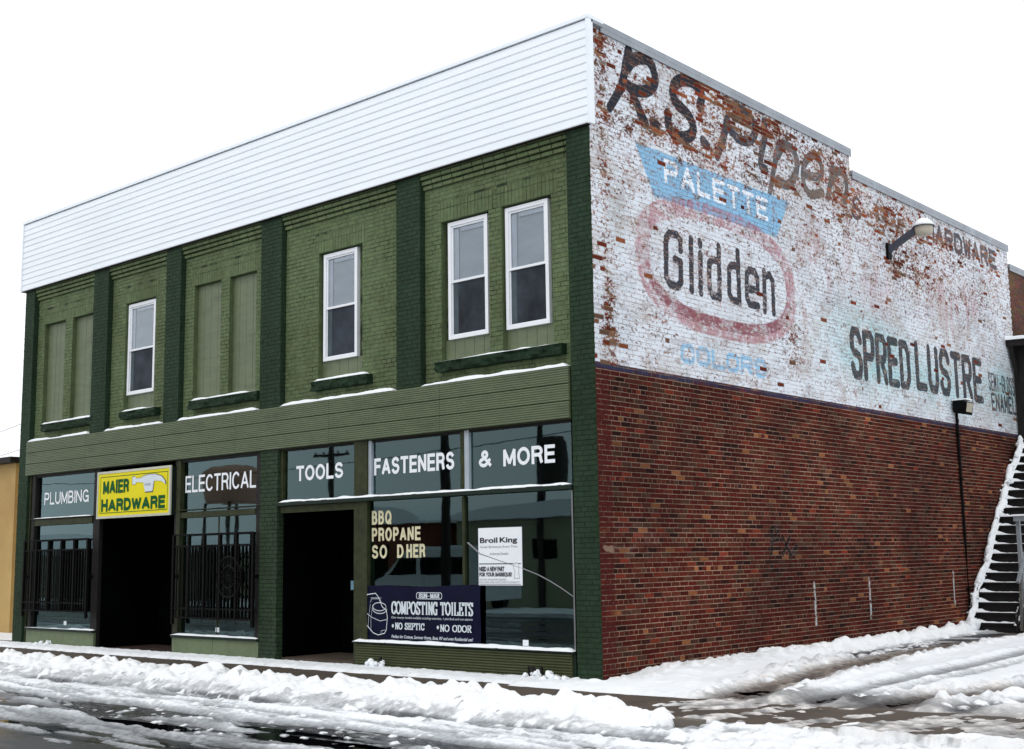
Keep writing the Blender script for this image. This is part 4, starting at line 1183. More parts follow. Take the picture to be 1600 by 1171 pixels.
snow_ledge('ledge_snow', -14.7, -12.44, -.0, .09, 2.512, .02, store, 75, .2)
for (a, b) in ((-14.80, -12.22), (-9.60, -8.40), (-8.39, -7.13)):
    MB().box(a, b, .01, .12, -.02, .262).build('kick_panel', M['lg'], store)
# right-hand fluted stall riser
mb = MB(); prof = [(.06, -.02)]
nr = 9; rh = .335 / nr
for k in range(nr):
    zz = -.01 + k * rh; prof += [(.004, zz), (-.008, zz + rh * .3), (-.008, zz + rh * .65), (.010, zz + rh * .93)]
prof += [(.06, .33)]; n = len(prof)
P = [(x, y, z) for x in (-4.72, -.50) for (y, z) in prof]
mb.poly(P, [tuple(range(n)), tuple(range(2 * n - 1, n - 1, -1))] + [(k, n + k, n + (k + 1) % n, (k + 1) % n) for k in range(n)])
mb.build('fluted_riser', simple('olive_riser', (0.05, 0.058, 0.022), .45, .15, 6), store)
MB().box(-.495, -.43, .02, .09, -.02, .34).build('riser_end', M['dg'], store)
o = MB().box(-4.76, -.44, -.04, .15, .331, .356).build('window_ledge', M['dg'], store)
snow_ledge('ledge_snow', -4.75, -.45, -.045, .08, .354, .045, o, 81, .0)
for b_ in ((-4.74, -.44, .02, .11, -.09, -.021), (-14.9, -12.2, .03, .11, -.09, -.022), (-9.62, -7.13, .03, .11, -.09, -.022), (-12.19, -9.63, .05, 1.3, -.09, -.024),):
    MB().box(*b_).build('foundation', M['base_brick'], store)

# ------------------------------------------------------------------ iron railings in front of the left windows
def railing(x0, x1, z0, z1, y, label, scroll):
    r = empty('window_grille', ((x0 + x1) / 2, y, z0))
    tag(r, label, 'window grille', 'black iron grilles over the left shop windows')
    f = MB()
    for z in (z0, z0 + .16, z1 - .20, z1): f.beam((x0, y, z), (x1, y, z), .03, .03)
    n = 5
    for i in range(n + 1):
        x = x0 + (x1 - x0) * i / n; f.beam((x, y, z0 - (.12 if i in (0, n) else 0)), (x, y, z1), .05, .05, (0, 1, 0))
    adopt(f.build('frame', M['black']), r)
    k = 1
    nb = int((x1 - x0) / .098)
    for i in range(1, nb):
        x = x0 + (x1 - x0) * i / nb
        adopt(MB().beam((x, y, z0), (x, y, z1 - .20), .020, .020, (0, 1, 0)).build('bar', M['black']), r)
    for (cx, cz, rad) in scroll:
        for rr in (rad, rad * .55):
            pts = [(cx + rr * math.cos(t), y - .012, cz + rr * math.sin(t)) for t in [2 * math.pi * q_ / 28 for q_ in range(29)]]
            adopt(MB().tube(pts, .018, 6).build('scroll', M['black']), r)
        s_ = MB()
        for q_ in range(8):
            t = math.pi * q_ / 8; s_.beam((cx + rad * math.cos(t), y - .012, cz + rad * math.sin(t)), (cx - rad * math.cos(t), y - .012, cz - rad * math.sin(t)), .012, .012, (0, 1, 0))
        adopt(s_.build('spokes', M['black']), r)
    for x in (x0, x1):
        adopt(MB().box(x - .03, x + .03, y + .01, .05, 1.3, 1.36).build('bracket', M['black']), r)
    return r
railing(-9.50, -7.20, .62, 2.06, -.06, 'black iron bar grille below the ELECTRICAL window', [(-7.85, 1.32, .34)])
railing(-14.85, -12.40, .66, 2.06, -.06, 'black iron bar grille below the PLUMBING window', [])

# ------------------------------------------------------------------ shop sign
sg = empty('shop_sign', (-10.9, -.04, 2.44))
tag(sg, 'yellow shop sign with green lettering and a hammer above the left entrance', 'sign')
x0, x1, z0, z1, y = -12.14, -9.66, 2.43, 3.33, -.06
f = MB(); t = .045
f.box(x0, x1, y, y + .03, z0, z0 + t); f.box(x0, x1, y, y + .03, z1 - t, z1); f.box(x0, x0 + t, y + .0005, y + .03, z0 + t, z1 - t); f.box(x1 - t, x1, y + .0005, y + .03, z0 + t, z1 - t)
adopt(MB().box(x0 + .01, x1 - .01, y + .051, .09, z0 + .01, z1 - .01).build('sign_box', M['dg']), sg)
adopt(f.build('frame', M['sign_frame']), sg)
adopt(MB().box(x0 + t, x1 - t, y + .01, y + .05, z0 + t, z1 - t).build('face', M['yellow']), sg)
bd = MB(); yb = y + .007; a, b, c, d = x0 + .11, x1 - .10, z0 + .10, z1 - .10
bd.box(a, b, yb, yb + .002, c, c + .012); bd.box(a, b, yb, yb + .002, d - .012, d); bd.box(a, a + .010, yb, yb + .002, c + .012, d - .012); bd.box(b - .010, b, yb, yb + .002, c + .012, d - .012)
adopt(bd.build('border_line', M['sign_green']), sg)
adopt(gothic('MAIER', -11.93, -11.03, 2.90, 3.16, yb - .002, .058, .12).build('lettering', M['sign_green']), sg)
adopt(gothic('HARDWARE', -11.98, -9.83, 2.56, 2.80, yb - .002, .062, .12).build('lettering', M['sign_green']), sg)
H_ = [(0, .52), (0, .92), (.08, .96), (.12, .84), (.26, .84), (.34, .93), (.48, 1), (.70, .98), (.88, .84), (.98, .58), (1.0, .36), (.90, .54), (.78, .60), (.66, .60), (.64, .36), (.62, .02), (.40, .02), (.36, .36), (.34, .56), (.24, .60), (.12, .62), (.09, .48)]
hx0, hx1, hz0, hz1 = -10.93, -9.80, 2.86, 3.21
ol = [(hx0 + u * (hx1 - hx0), hz0 + v * (hz1 - hz0)) for u, v in H_]
adopt(MB().prism(ol, yb - .002, yb + .002).build('hammer_picture', M['ink']), sg)
cxx, czz = (hx0 + hx1) / 2, (hz0 + hz1) / 2 - .01
ol2 = [(cxx + (u - cxx) * .965 - .004, czz + (v - czz) * .91 + .004) for u, v in ol]
adopt(MB().prism(ol2, yb - .005, yb - .0025).build('hammer_picture', M['print_white']), sg)
adopt(lettering('Quality', -10.50, -10.29, 2.985, 3.045, yb - .007, M['grey_ink'], None, .0, shear=.3), sg)

# ------------------------------------------------------------------ banner
FONT2 = {
 'C': [[(1, .72), (.85, .95), (.55, 1), (.2, .9), (0, .65), (0, .35), (.2, .1), (.55, 0), (.85, .05), (1, .25)], [(1, 1), (1, .68)]],
 'O': [[(.5, 1), (.15, .88), (0, .6), (0, .4), (.15, .12), (.5, 0), (.85, .12), (1, .4), (1, .6), (.85, .88), (.5, 1)]],
 'M': [[(.1, 0), (.1, 1)], [(.1, 1), (.5, .1)], [(.5, .1), (.9, 1)], [(.9, 1), (.9, 0)], [(-.05, 0), (.25, 0)], [(.72, 0), (1.05, 0)], [(-.05, 1), (.12, 1)], [(.88, 1), (1.05, 1)]],
 'P': [[(.15, 0), (.15, 1)], [(.15, 1), (.7, 1), (.95, .86), (.95, .62), (.7, .48), (.15, .48)], [(-.05, 0), (.4, 0)], [(-.05, 1), (.15, 1)]],
 'S': [[(.88, .78), (.7, .96), (.4, 1), (.12, .88), (.1, .68), (.35, .55), (.7, .43), (.9, .25), (.8, .06), (.5, 0), (.2, .05), (.06, .25)], [(.9, 1), (.9, .74)], [(.06, 0), (.06, .28)]],
 'T': [[(.5, 0), (.5, 1)], [(0, 1), (1, 1)], [(0, 1), (0, .8)], [(1, 1), (1, .8)], [(.28, 0), (.72, 0)]],
 'I': [[(.5, 0), (.5, 1)], [(.2, 0), (.8, 0)], [(.2, 1), (.8, 1)]],
 'N': [[(.1, 0), (.1, 1)], [(.1, 1), (.9, 0)], [(.9, 0), (.9, 1)], [(-.08, 0), (.28, 0)], [(.72, 1), (1.08, 1)], [(-.08, 1), (.12, 1)]],
 'G': [[(.95, .74), (.8, .95), (.5, 1), (.2, .9), (0, .65), (0, .35), (.2, .1), (.5, 0), (.85, .08)], [(.88, 0), (.88, .42)], [(.65, .42), (1.08, .42)], [(.95, 1), (.95, .7)]],
 'L': [[(.15, 0), (.15, 1)], [(-.05, 0), (.95, 0)], [(.95, 0), (.95, .25)], [(-.05, 1), (.38, 1)]],
 'E': [[(.15, 0), (.15, 1)], [(-.05, 0), (.92, 0)], [(.92, 0), (.92, .25)], [(-.05, 1), (.9, 1)], [(.9, 1), (.9, .78)], [(.15, .52), (.65, .52)], [(.65, .4), (.65, .64)]],
 'D': [[(.15, 0), (.15, 1)], [(-.05, 1), (.5, 1), (.85, .85), (1, .5), (.85, .15), (.5, 0), (-.05, 0)]],
 'R': [[(.15, 0), (.15, 1)], [(-.05, 1), (.65, 1), (.9, .87), (.9, .65), (.65, .52), (.15, .52)], [(.5, .52), (.92, 0)], [(.8, 0), (1.1, 0)], [(-.05, 0), (.38, 0)]],
 'U': [[(.12, 1), (.12, .25), (.3, 0), (.7, 0), (.88, .25), (.88, 1)], [(-.05, 1), (.32, 1)], [(.7, 1), (1.05, 1)]],
 'A': [[(.05, 0), (.5, 1)], [(.5, 1), (.95, 0)], [(.22, .34), (.78, .34)], [(-.1, 0), (.25, 0)], [(.72, 0), (1.1, 0)]],
 '-': [[(.15, .42), (.85, .42)]],
}
def serif(txt, x0, x1, z0, z1, y, thick, thin, gap=.28, space=.5):
    wid = [0.55 if c == 'I' else (space if c == ' ' else (1.15 if c in 'MO' else .95)) for c in txt]
    tot = sum(wid) + gap * (len(txt) - 1); s_ = (x1 - x0) / tot; mb = MB(); x = x0; k = 0
    for c, wd in zip(txt, wid):
        if c in FONT2:
            for pl in FONT2[c]:
                pts = [(x + u * wd * s_, z0 + v * (z1 - z0)) for u, v in pl]
                for (a, b) in zip(pts, pts[1:]):
                    dx, dz = b[0] - a[0], b[1] - a[1]; L = math.hypot(dx, dz) + 1e-9
                    h = (thick * abs(dz) / L + thin * abs(dx) / L) / 2; ex, ez = dx / L * thin * .5, dz / L * thin * .5
                    nx_, nz_ = -dz / L * h, dx / L * h; yy_ = y - (k % 7) * .00012; k += 1
                    mb.face([(a[0] - ex + nx_, yy_, a[1] - ez + nz_), (a[0] - ex - nx_, yy_, a[1] - ez - nz_), (b[0] + ex - nx_, yy_, b[1] + ez - nz_), (b[0] + ex + nx_, yy_, b[1] + ez + nz_)])
        x += (wd + gap) * s_
    return mb
bn = empty('hanging_banner', (-3.4, .06, .37))
tag(bn, 'navy COMPOSTING TOILETS banner hung across the right shop window', 'banner')
bx0, bx1, bz0, bz1, by = -4.66, -2.16, .372, 1.185, .045
n1_, n2_ = 60, 16; V = []; F = []
for i in range(n1_ + 1):
    for j in range(n2_ + 1):
        u, v = i / n1_, j / n2_
        dz = .012 * math.sin(u * 9) * v + .02 * (u - .5)
        V.append((bx0 + u * (bx1 - bx0), by + .004 * math.sin(u * 21 + v * 3) + .004 * math.sin(v * 9 + u * 5), bz0 + v * (bz1 - bz0) + dz * v))
for i in range(n1_):
    for j in range(n2_):
        k = i * (n2_ + 1) + j; F.append((k, k + n2_ + 1, k + n2_ + 2, k + 1))
nV = len(V); V2 = [(x, y + .003, z) for x, y, z in V]
mb = MB(); mb.poly(V + V2, F + [tuple(nV + i for i in reversed(f)) for f in F]); o = mb.build('cloth', M['navy'], smooth=True); adopt(o, bn)
ly = by - .012
X_ = lambda u: bx0 + u * (bx1 - bx0)          # u,v read off the banner
Z_ = lambda v: bz1 - v * (bz1 - bz0)
adopt(serif('COMPOSTING TOILETS', X_(.285), X_(.945), Z_(.50), Z_(.285), ly, .030, .011).build('lettering', M['print_white']), bn)
adopt(serif('SUN-MAR', X_(.515), X_(.680), Z_(.205), Z_(.135), ly, .018, .008, .22).build('lettering', M['print_white']), bn)
adopt(serif('NO SEPTIC', X_(.315), X_(.555), Z_(.775), Z_(.665), ly, .020, .009).build('lettering', M['print_white']), bn)
adopt(serif('NO ODOR', X_(.690), X_(.930), Z_(.785), Z_(.675), ly, .020, .009).build('lettering', M['print_white']), bn)
for u in (.292, .668):
    c_ = [(X_(u) + .022 * math.cos(t), Z_(.72) + .026 * math.sin(t)) for t in [2 * math.pi * k / 14 for k in range(14)]]
    adopt(MB().prism(c_, ly, ly + .001).build('bullet_dot', M['print_white']), bn)
adopt(lettering('Over twenty models available including waterless, 1 pint flush and non-electric', X_(.28), X_(.945), Z_(.60), Z_(.545), ly, M['print_white'], None, 0, shear=.3), bn)
adopt(lettering('Perfect for Cottage, Summer Home, Boat, RV and even Residential use!', X_(.28), X_(.945), Z_(.955), Z_(.88), ly, M['print_white'], None, .015, shear=.3), bn)
def outline(pts, wd, closed=True):
    mb = MB(); P = pts + ([pts[0]] if closed else [])
    for k, (a, b) in enumerate(zip(P, P[1:])):
        dx, dz = b[0] - a[0], b[1] - a[1]; L = math.hypot(dx, dz) + 1e-9; nx_, nz_ = -dz / L * wd / 2, dx / L * wd / 2; ex, ez = dx / L * wd * .4, dz / L * wd * .4
        yy_ = ly - (k % 5) * .00015
        mb.face([(a[0] - ex + nx_, yy_, a[1] - ez + nz_), (a[0] - ex - nx_, yy_, a[1] - ez - nz_), (b[0] + ex - nx_, yy_, b[1] + ez - nz_), (b[0] + ex + nx_, yy_, b[1] + ez + nz_)])
    return mb
U = lambda pts: [(X_(u), Z_(v)) for u, v in pts]
rr_ = [(.505 + .012 * math.cos(t), .17 + .055 * math.sin(t)) for t in np.linspace(math.pi * .5, math.pi * 1.5, 8)] + [(.690 + .012 * math.cos(t), .17 + .055 * math.sin(t)) for t in np.linspace(-math.pi * .5, math.pi * .5, 8)]
adopt(outline(U(rr_), .010).build('logo_outline', M['print_white']), bn)
for pts, wd, cl in (([(.065, .16), (.14, .135), (.165, .20), (.20, .38), (.235, .44), (.245, .56), (.235, .80), (.22, .86), (.165, .895), (.12, .86), (.045, .68), (.035, .45)], .012, True),
                    ([(.035, .47), (.11, .58), (.18, .64), (.24, .61)], .008, False), ([(.095, .34), (.08, .55), (.075, .78)], .005, False), ([(.115, .35), (.10, .6), (.10, .83)], .005, False),
                    ([(.10, .22), (.19, .22)], .006, False), ([(.095, .30), (.105, .24), (.18, .235), (.19, .30)], .006, False), ([(.19, .86), (.19, .82), (.225, .80)], .006, False)):
    adopt(outline(U(pts), wd, cl).build('toilet_drawing', M['print_white']), bn)
el = [(.175 + .058 * math.cos(t), .38 + .075 * math.sin(t)) for t in np.linspace(0, 2 * math.pi, 22)[:-1]]
adopt(outline(U(el), .011).build('toilet_drawing', M['print_white']), bn)
el = [(.178 + .062 * math.cos(t), .42 + .085 * math.sin(t)) for t in np.linspace(0, math.pi, 12)]
adopt(outline(U(el), .011, False).build('toilet_drawing', M['print_white']), bn)

# ------------------------------------------------------------------ poster
ps = empty('window_poster', (-1.82, .08, 1.2))
tag(ps, 'white barbecue poster with black lettering in the right shop window', 'poster')
px0, px1, pz0, pz1, py = -2.23, -1.415, 1.20, 2.00, GY - .010
adopt(MB().box(px0, px1, py, py + .006, pz0, pz1).build('sheet', M['paper']), ps)
fx = lambda u: px0 + u * (px1 - px0); fz = lambda v: pz1 - v * (pz1 - pz0)
yt = py - .003
def ptxt(t_, u0, u1, v0, v1, m, bold=0, **k): adopt(lettering(t_, fx(u0), fx(u1), fz(v1), fz(v0), yt, m, None, bold, **k), ps)
ptxt('Broil', .04, .45, .17, .265, M['ink'], .03); ptxt('King', .50, .90, .17, .29, M['ink'], .03)
ptxt('Great Barbecues Every Time', .05, .90, .31, .365, M['grey_ink'], .0)
ptxt('Authorized Retailer', .27, .70, .43, .475, M['grey_ink'], .0)
ptxt('NEED A NEW PART', .02, .60, .675, .76, M['ink'], .05); ptxt('FOR YOUR BARBEQUE?', .02, .77, .775, .86, M['ink'], .05)
ptxt('WE STOCK REPLACEMENT BURNERS,', .02, .65, .885, .92, M['grey_ink'], .0); ptxt('ROCKS, GRIDS, HOSES, VALVES, COVERS, ACCESSORIES, ETC.', .02, .96, .93, .965, M['grey_ink'], .0)
ln = MB(); ln.box(fx(.02), fx(.80), yt - .0005, yt + .001, fz(.635), fz(.620)); ln.box(fx(.93), fx(.97), yt - .0005, yt + .001, fz(.635), fz(.620)); ln.box(fx(.02), fx(.97), yt - .0005, yt + .001, fz(.985), fz(.978))
adopt(ln.build('printed_line', M['ink']), ps)
sk = MB(); oo = [(.82, .62), (.92, .62), (.93, .70), (.92, .78), (.94, .88), (.82, .88), (.84, .78), (.81, .70)]
ly_keep = ly; ly = yt
adopt(outline([(fx(u), fz(v)) for u, v in oo], .006).build('printed_drawing', M['grey_ink']), ps)
ly = ly_keep
# small notice on the door post
nb_ = MB().box(-4.93, -4.83, .085, .095, 1.12, 1.26).build('door_notice', simple('pale_blue_notice', (.10, .20, .26), .5, .3, 30))
tag(nb_, 'small pale blue notice beside the right entrance', 'notice')

# ------------------------------------------------------------------ wall lamp with bowl, floodlight with conduit
lm = empty('wall_lamp', (0, 9.32, 7.3))
tag(lm, 'snow capped bowl lamp on a slanting arm high on the side wall', 'wall lamp')
adopt(MB().beam((.02, 9.30, 7.28), (.70, 9.22, 7.60), .075, .12).build('arm', M['lamp_arm']), lm)
adopt(MB().box(.004, .05, 9.24, 9.40, 7.12, 7.42).build('bracket', M['black']), lm)
lc = (.78, 9.22, 7.60)
adopt(MB().lathe(lc, [(.0, .10), (.08, .09), (.15, .05), (.195, 0), (.20, -.015), (.17, -.01), (.0, -.0)], 24).build('hood', M['lamp_arm'], smooth=True), lm)
adopt(MB().lathe(lc, [(.165, -.012), (.160, -.08), (.15, -.15), (.12, -.17), (0, -.175)], 24).build('bowl', M['lamp_glass'], smooth=True), lm)
adopt(MB().lathe(lc, [(.0, .16), (.06, .15), (.12, .115), (.18, .045), (.203, .0), (.195, .001), (.0, .002)], 24).build('snow_cap', M['snow'], smooth=True), lm)
fl = empty('floodlight', (.1, 12.1, 4.4))
tag(fl, 'small black floodlight on a conduit below the dark painted lettering', 'floodlight')
mb = MB(); mb.poly([(.04, 11.92, 4.36), (.30, 11.90, 4.30), (.30, 12.24, 4.30), (.04, 12.2, 4.36), (.04, 11.92, 4.60), (.34, 11.88, 4.56), (.34, 12.26, 4.56), (.04, 12.2, 4.60)], [(0, 3, 2, 1), (4, 5, 6, 7), (0, 1, 5, 4), (1, 2, 6, 5), (2, 3, 7, 6), (3, 0, 4, 7)])
adopt(mb.build('housing', M['black']), fl)
mb = MB(); mb.poly([(.303, 11.92, 4.325), (.303, 12.22, 4.325), (.342, 12.23, 4.54), (.342, 11.91, 4.54)], [(0, 1, 2, 3)]); adopt(mb.build('lens', M['lamp_glass']), fl)
adopt(MB().box(.04, .33, 11.9, 12.24, 4.602, 4.625).build('snow_cap', M['snow']), fl)
adopt(MB().tube([(.035, 12.12, .1), (.035, 12.12, 2), (.035, 12.11, 4.38)], .028, 8).build('conduit', M['black']), fl)
for z in (.8, 1.9, 3.0, 3.9):
    adopt(MB().box(.004, .07, 12.07, 12.17, z, z + .03).build('clip', M['black']), fl)

# ------------------------------------------------------------------ outside stair up the side wall
st = empty('outside_stair', (.5, 12, 0))
tag(st, 'snowy dark wooden staircase climbing beside the side wall', 'staircase')
NS = 20; RZ = 3.84 / NS; RY = 3.62 / NS; SX0, SX1 = .10, .98; SY = 11.95
def snow_blob(mb, c, r, seed, sz=.7):
    rs = random.Random(seed); P = []; F = []; n, m_ = 8, 5
    for i in range(m_ + 1):
        ph = math.pi * i / m_
        for k in range(n):
            t = 2 * math.pi * k / n; q_ = r * rs.uniform(.75, 1.2)
            P.append((c[0] + q_ * math.sin(ph) * math.cos(t), c[1] + q_ * math.sin(ph) * math.sin(t), c[2] + q_ * math.cos(ph) * sz))
    for i in range(m_):
        for k in range(n): F.append((i * n + k, (i + 1) * n + k, (i + 1) * n + (k + 1) % n, i * n + (k + 1) % n))
    mb.poly(P, F)
for i in range(NS):
    z = RZ * (i + 1) - .03; y = SY + RY * i
    t = MB().box(SX0, SX1, y - .02, y + RY + .02, z - .035, z).build('tread', M['dwood']); adopt(t, st)
    r_ = MB().box(SX0, SX1, y + .035, y + .05, z - RZ + .0, z - .036).build('riser', M['dwood']); adopt(r_, st)
    s_ = MB(); nn = 14; V = []; F = []
    for k in range(nn + 1):
        u = k / nn; x = SX0 + .02 + u * (SX1 - SX0 - .04)
        h = .004 + .085 * max(0, 1 - u * 3.2) * random.uniform(.5, 1.3) + random.uniform(0, .010) + (.03 * random.random() if i == 0 else 0)
        V += [(x, y - .03, z), (x, y - .028, z + h * .8), (x, y + .05 + .06 * random.random(), z + h), (x, y + RY - .04, z + h * .6)]
    for k in range(nn):
        for j in range(3): F.append((k * 4 + j, (k + 1) * 4 + j, (k + 1) * 4 + j + 1, k * 4 + j + 1))
    s_.poly(V, F); adopt(s_.build('tread_snow', M['snow'], smooth=True), st)
ya_, za_ = SY - .08, -.02; yb2, zb2 = SY + RY * NS, 3.84
for x in (SX0 - .045, SX1 + .022):
    mb = MB(); mb.poly([(x, ya_, za_), (x + .04, ya_, za_), (x, yb2, zb2 - .02), (x + .04, yb2, zb2 - .02), (x, ya_, za_ + .24), (x + .04, ya_, za_ + .24), (x, yb2, zb2 + .22), (x + .04, yb2, zb2 + .22)],
                       [(0, 1, 3, 2), (4, 6, 7, 5), (0, 4, 5, 1), (2, 3, 7, 6), (0, 2, 6, 4), (1, 5, 7, 3)])
    adopt(mb.build('stringer', M['dwood']), st)
mb = MB()
def ribbon(a_, b_, n, wd, th, seed):
    rs = np.random.default_rng(seed); t_ = np.linspace(0, 1, n)
    A = fbm(t_ * 19, t_ * 0 + seed, seed, 4, .65); B_ = fbm(t_ * 47, t_ * 0 + seed, seed + 1, 3, .6); D = fbm(t_ * 11, t_ * 0 + 3, seed + 2, 3) - .5
    P = []; F = []; m_ = 7
    for i in range(n):
        c = Vector(a_).lerp(Vector(b_), float(t_[i])); w2_ = wd * (.35 + 1.2 * float(A[i])); h2 = th * (.2 + 1.1 * float(B_[i]) + .4 * float(A[i])); x_ = c.x + float(D[i]) * wd * .9
        for j in range(m_):
            q_ = j / (m_ - 1); jj = rs.uniform(-.008, .008)
            P.append((x_ + (q_ - .5) * w2_ + jj, c.y - .5 * h2 * math.sin(math.pi * q_) + rs.uniform(-.012, .012), c.z + h2 * math.sin(math.pi * q_) + jj))
    for i in range(n - 1):
        for j in range(m_ - 1): F.append((i * m_ + j, i * m_ + j + 1, (i + 1) * m_ + j + 1, (i + 1) * m_ + j))
    mb.poly(P, F)
ribbon((SX0 - .03, SY - .1, .12), (SX0 - .03, SY + RY * NS, 4.03), 230, .17, .10, 5)
for k in range(60):
    t = random.random(); y = SY - .05 + t * (RY * NS); z = .22 + t * 3.84 - .03
    snow_blob(mb, (SX0 - .02 + random.uniform(-.08, .09), y + random.uniform(-.04, .04), z + random.uniform(-.06, .06)), random.uniform(.02, .06), k, .6)
for k in range(26):
    t = k / 25; snow_blob(mb, (SX1 + .03 + random.uniform(-.02, .03), SY - .05 + t * 1.0, .14 + t * 1.05), random.uniform(.03, .06), 400 + k, .8)
for k in range(14):
    snow_blob(mb, (SX0 + random.uniform(-.1, .12), SY - .15 + random.uniform(-.12, .1), random.uniform(.02, .16)), random.uniform(.06, .14), 700 + k, .8)
o = mb.build('stringer_snow', M['snow'], smooth=True); o['kind'] = 'stuff'; adopt(o, st)
# posts, landing beam, handrail and the red side board on the open side
pz = MB()
pz.beam((1.06, 12.25, .0), (1.06, 12.25, 2.15), .07, .07, (0, 1, 0))
adopt(pz.build('post', M['greypaint']), st)
adopt(MB().beam((1.10, 11.95, .02), (1.10, 12.05, 1.02), .05, .05, (0, 1, 0)).build('post', M['wood']), st)
adopt(MB().beam((1.10, 11.90, .95), (1.10, 13.6, 2.75), .05, .07).build('handrail', M['greypaint']), st)
adopt(MB().beam((1.10, 12.7, .2), (1.10, 12.7, 1.85), .05, .05, (0, 1, 0)).build('post', M['wood']), st)
adopt(MB().beam((1.02, 12.15, 2.18), (2.6, 12.15, 2.18), .07, .10).build('cross_beam', M['greypaint']), st)
adopt(MB().box(1.0, 2.6, 12.08, 12.2, 2.232, 2.265).build('beam_snow', M['snow']), st)
mb = MB(); mb.poly([(1.16, 11.9, -.02), (1.20, 11.9, -.02), (1.20, 13.6, -.02), (1.16, 13.6, -.02), (1.16, 12.0, .35), (1.20, 12.0, .35), (1.20, 13.3, 1.8), (1.16, 13.3, 1.8)], [(0, 3, 2, 1), (4, 5, 6, 7), (0, 1, 5, 4), (1, 2, 6, 5), (2, 3, 7, 6), (3, 0, 4, 7)])
adopt(mb.build('side_board', M['redwood']), st)
mb = MB()
for k in range(40):
    t = k / 39; snow_blob(mb, (1.18, 12.0 + t * 1.3, .37 + t * 1.45), random.uniform(.03, .05), 900 + k, .8)
o = mb.build('board_snow', M['snow'], smooth=True); o['kind'] = 'stuff'; adopt(o, st)

# dark porch at the head of the stair
pc = empty('stair_porch', (1.2, 16.5, 0))
tag(pc, 'black boarded porch with snow covered roof at the stair head', 'porch')
mb = MB(); mb.box(.03, 2.8, 15.62, 15.70, .0, 6.12); mb.box(2.72, 2.8, 15.71, 18, .0, 6.12)
adopt(mb.build('wall', M['dwood']), pc)
mb = MB().prism([(0, 0), (1, 0), (1, 1), (0, 1)], 0, 1)
mb = MB(); mb.poly([(.01, 15.30, 6.12), (3.0, 15.30, 6.02), (3.0, 18.2, 6.02), (.01, 18.2, 6.12), (.01, 15.30, 6.26), (3.0, 15.30, 6.16), (3.0, 18.2, 6.16), (.01, 18.2, 6.26)], [(0, 3, 2, 1), (4, 5, 6, 7), (0, 1, 5, 4), (1, 2, 6, 5), (2, 3, 7, 6), (3, 0, 4, 7)])
adopt(mb.build('roof', M['dwood']), pc)
mb = MB(); V = []; F = []
for i in range(25):
    x = .005 + i * 3.0 / 24
    for (y, h) in ((15.26, 0), (15.25, .07), (15.6, .13), (18.2, .13)):
        V.append((x, y + random.uniform(-.01, .01), 6.262 - i * .1 / 24 + h * random.uniform(.8, 1.15)))
for i in range(24):
    for j in range(3): F.append((i * 4 + j, (i + 1) * 4 + j, (i + 1) * 4 + j + 1, i * 4 + j + 1))
mb.poly(V, F); adopt(mb.build('roof_snow', M['snow'], smooth=True), pc)
for x in (.06, 1.3, 2.6):
    mb = MB(); mb.poly([(x, 15.33, 6.12), (x + .09, 15.33, 6.12), (x + .09, 15.618, 6.12), (x, 15.618, 6.12), (x, 15.40, 5.9), (x + .09, 15.40, 5.9), (x + .09, 15.618, 5.35), (x, 15.618, 5.35)], [(0, 1, 2, 3), (7, 6, 5, 4), (0, 4, 5, 1), (1, 5, 6, 2), (2, 6, 7, 3), (3, 7, 4, 0)])
    adopt(mb.build('bracket', M['dwood']), pc)

# ------------------------------------------------------------------ clumps of snow and rubbish against the stall riser
def clump(cx, cy, n, rad, seed, label):
    mb = MB(); rs = random.Random(seed)
    for k in range(n):
        snow_blob(mb, (cx + rs.uniform(-1, 1) * rad, cy + rs.uniform(-.5, .5) * rad * .5, rs.uniform(-.02, .09) * (1 - abs(rs.uniform(-.6, .6)))), rs.uniform(.025, .06), seed * 50 + k, .9)
    o = mb.build('snow_clump', M['snow'], smooth=True); tag(o, label, 'snow clump')
clump(-4.15, -.12, 12, .16, 3, 'small heap of snow clods against the fluted riser below the banner')
clump(-.85, -.16, 22, .34, 5, 'spilled snow clods at the foot of the dark green corner pier')
clump(-13.6, -.2, 9, .4, 8, 'snow clods at the pavement edge below the PLUMBING window')
db = MB()
for (x, a_) in ((-1.15, .4), (-1.0, -.5), (-.92, .2), (-4.02, .3)):
    db.beam((x, -.10, -.02), (x + .10 * a_, -.16, .15), .03, .05)
tag(db.build('broken_slat', M['dwood']), 'dark splintered bits poking from the snow by the riser', 'debris')

# ------------------------------------------------------------------ neighbours
tb = empty('tan_building', (-22, 6, 0))
tag(tb, 'low tan stucco building with dark eave beyond the left corner', 'building')
adopt(MB().box(-34, -18.6, 1.6, 16, -.3, 3.98).build('wall', M['tan']), tb)
adopt(MB().box(-34.2, -18.5, 1.4, 16.2, 3.985, 4.12).build('eave', M['dwood']), tb)

def utility_pole(x, y, h, label, arms=True, drum=False):
    p = empty('utility_pole', (x, y, -.1)); tag(p, label, 'utility pole', 'utility poles across the street')
    adopt(MB().tube([(x, y, -.3), (x, y, h)], [.16, .11], 10).build('pole', M['pole']), p)
    if arms:
        adopt(MB().beam((x - 1.1, y, h - .6), (x + 1.1, y, h - .6), .10, .12).build('crossarm', M['pole']), p)
        for dx in (-1, -.4, .4, 1): adopt(MB().lathe((x + dx, y, h - .54), [(.04, 0), (.05, .05), (.03, .12), (0, .13)], 8).build('insulator', M['steel']), p)
    if drum:
        adopt(MB().lathe((x + .6, y, 3.9), [(0, 0), (.5, 0), (.52, .1), (.52, 1.7), (.45, 1.9), (0, 1.95)], 16).build('drum', M['pole'], smooth=True), p)
    return p
utility_pole(-16.2, -13.6, 9.5, 'bare timber pole opposite the right shop window', True)
utility_pole(-19.1, -21.5, 8.0, 'timber pole with dark transformer drum across the street', True, True)
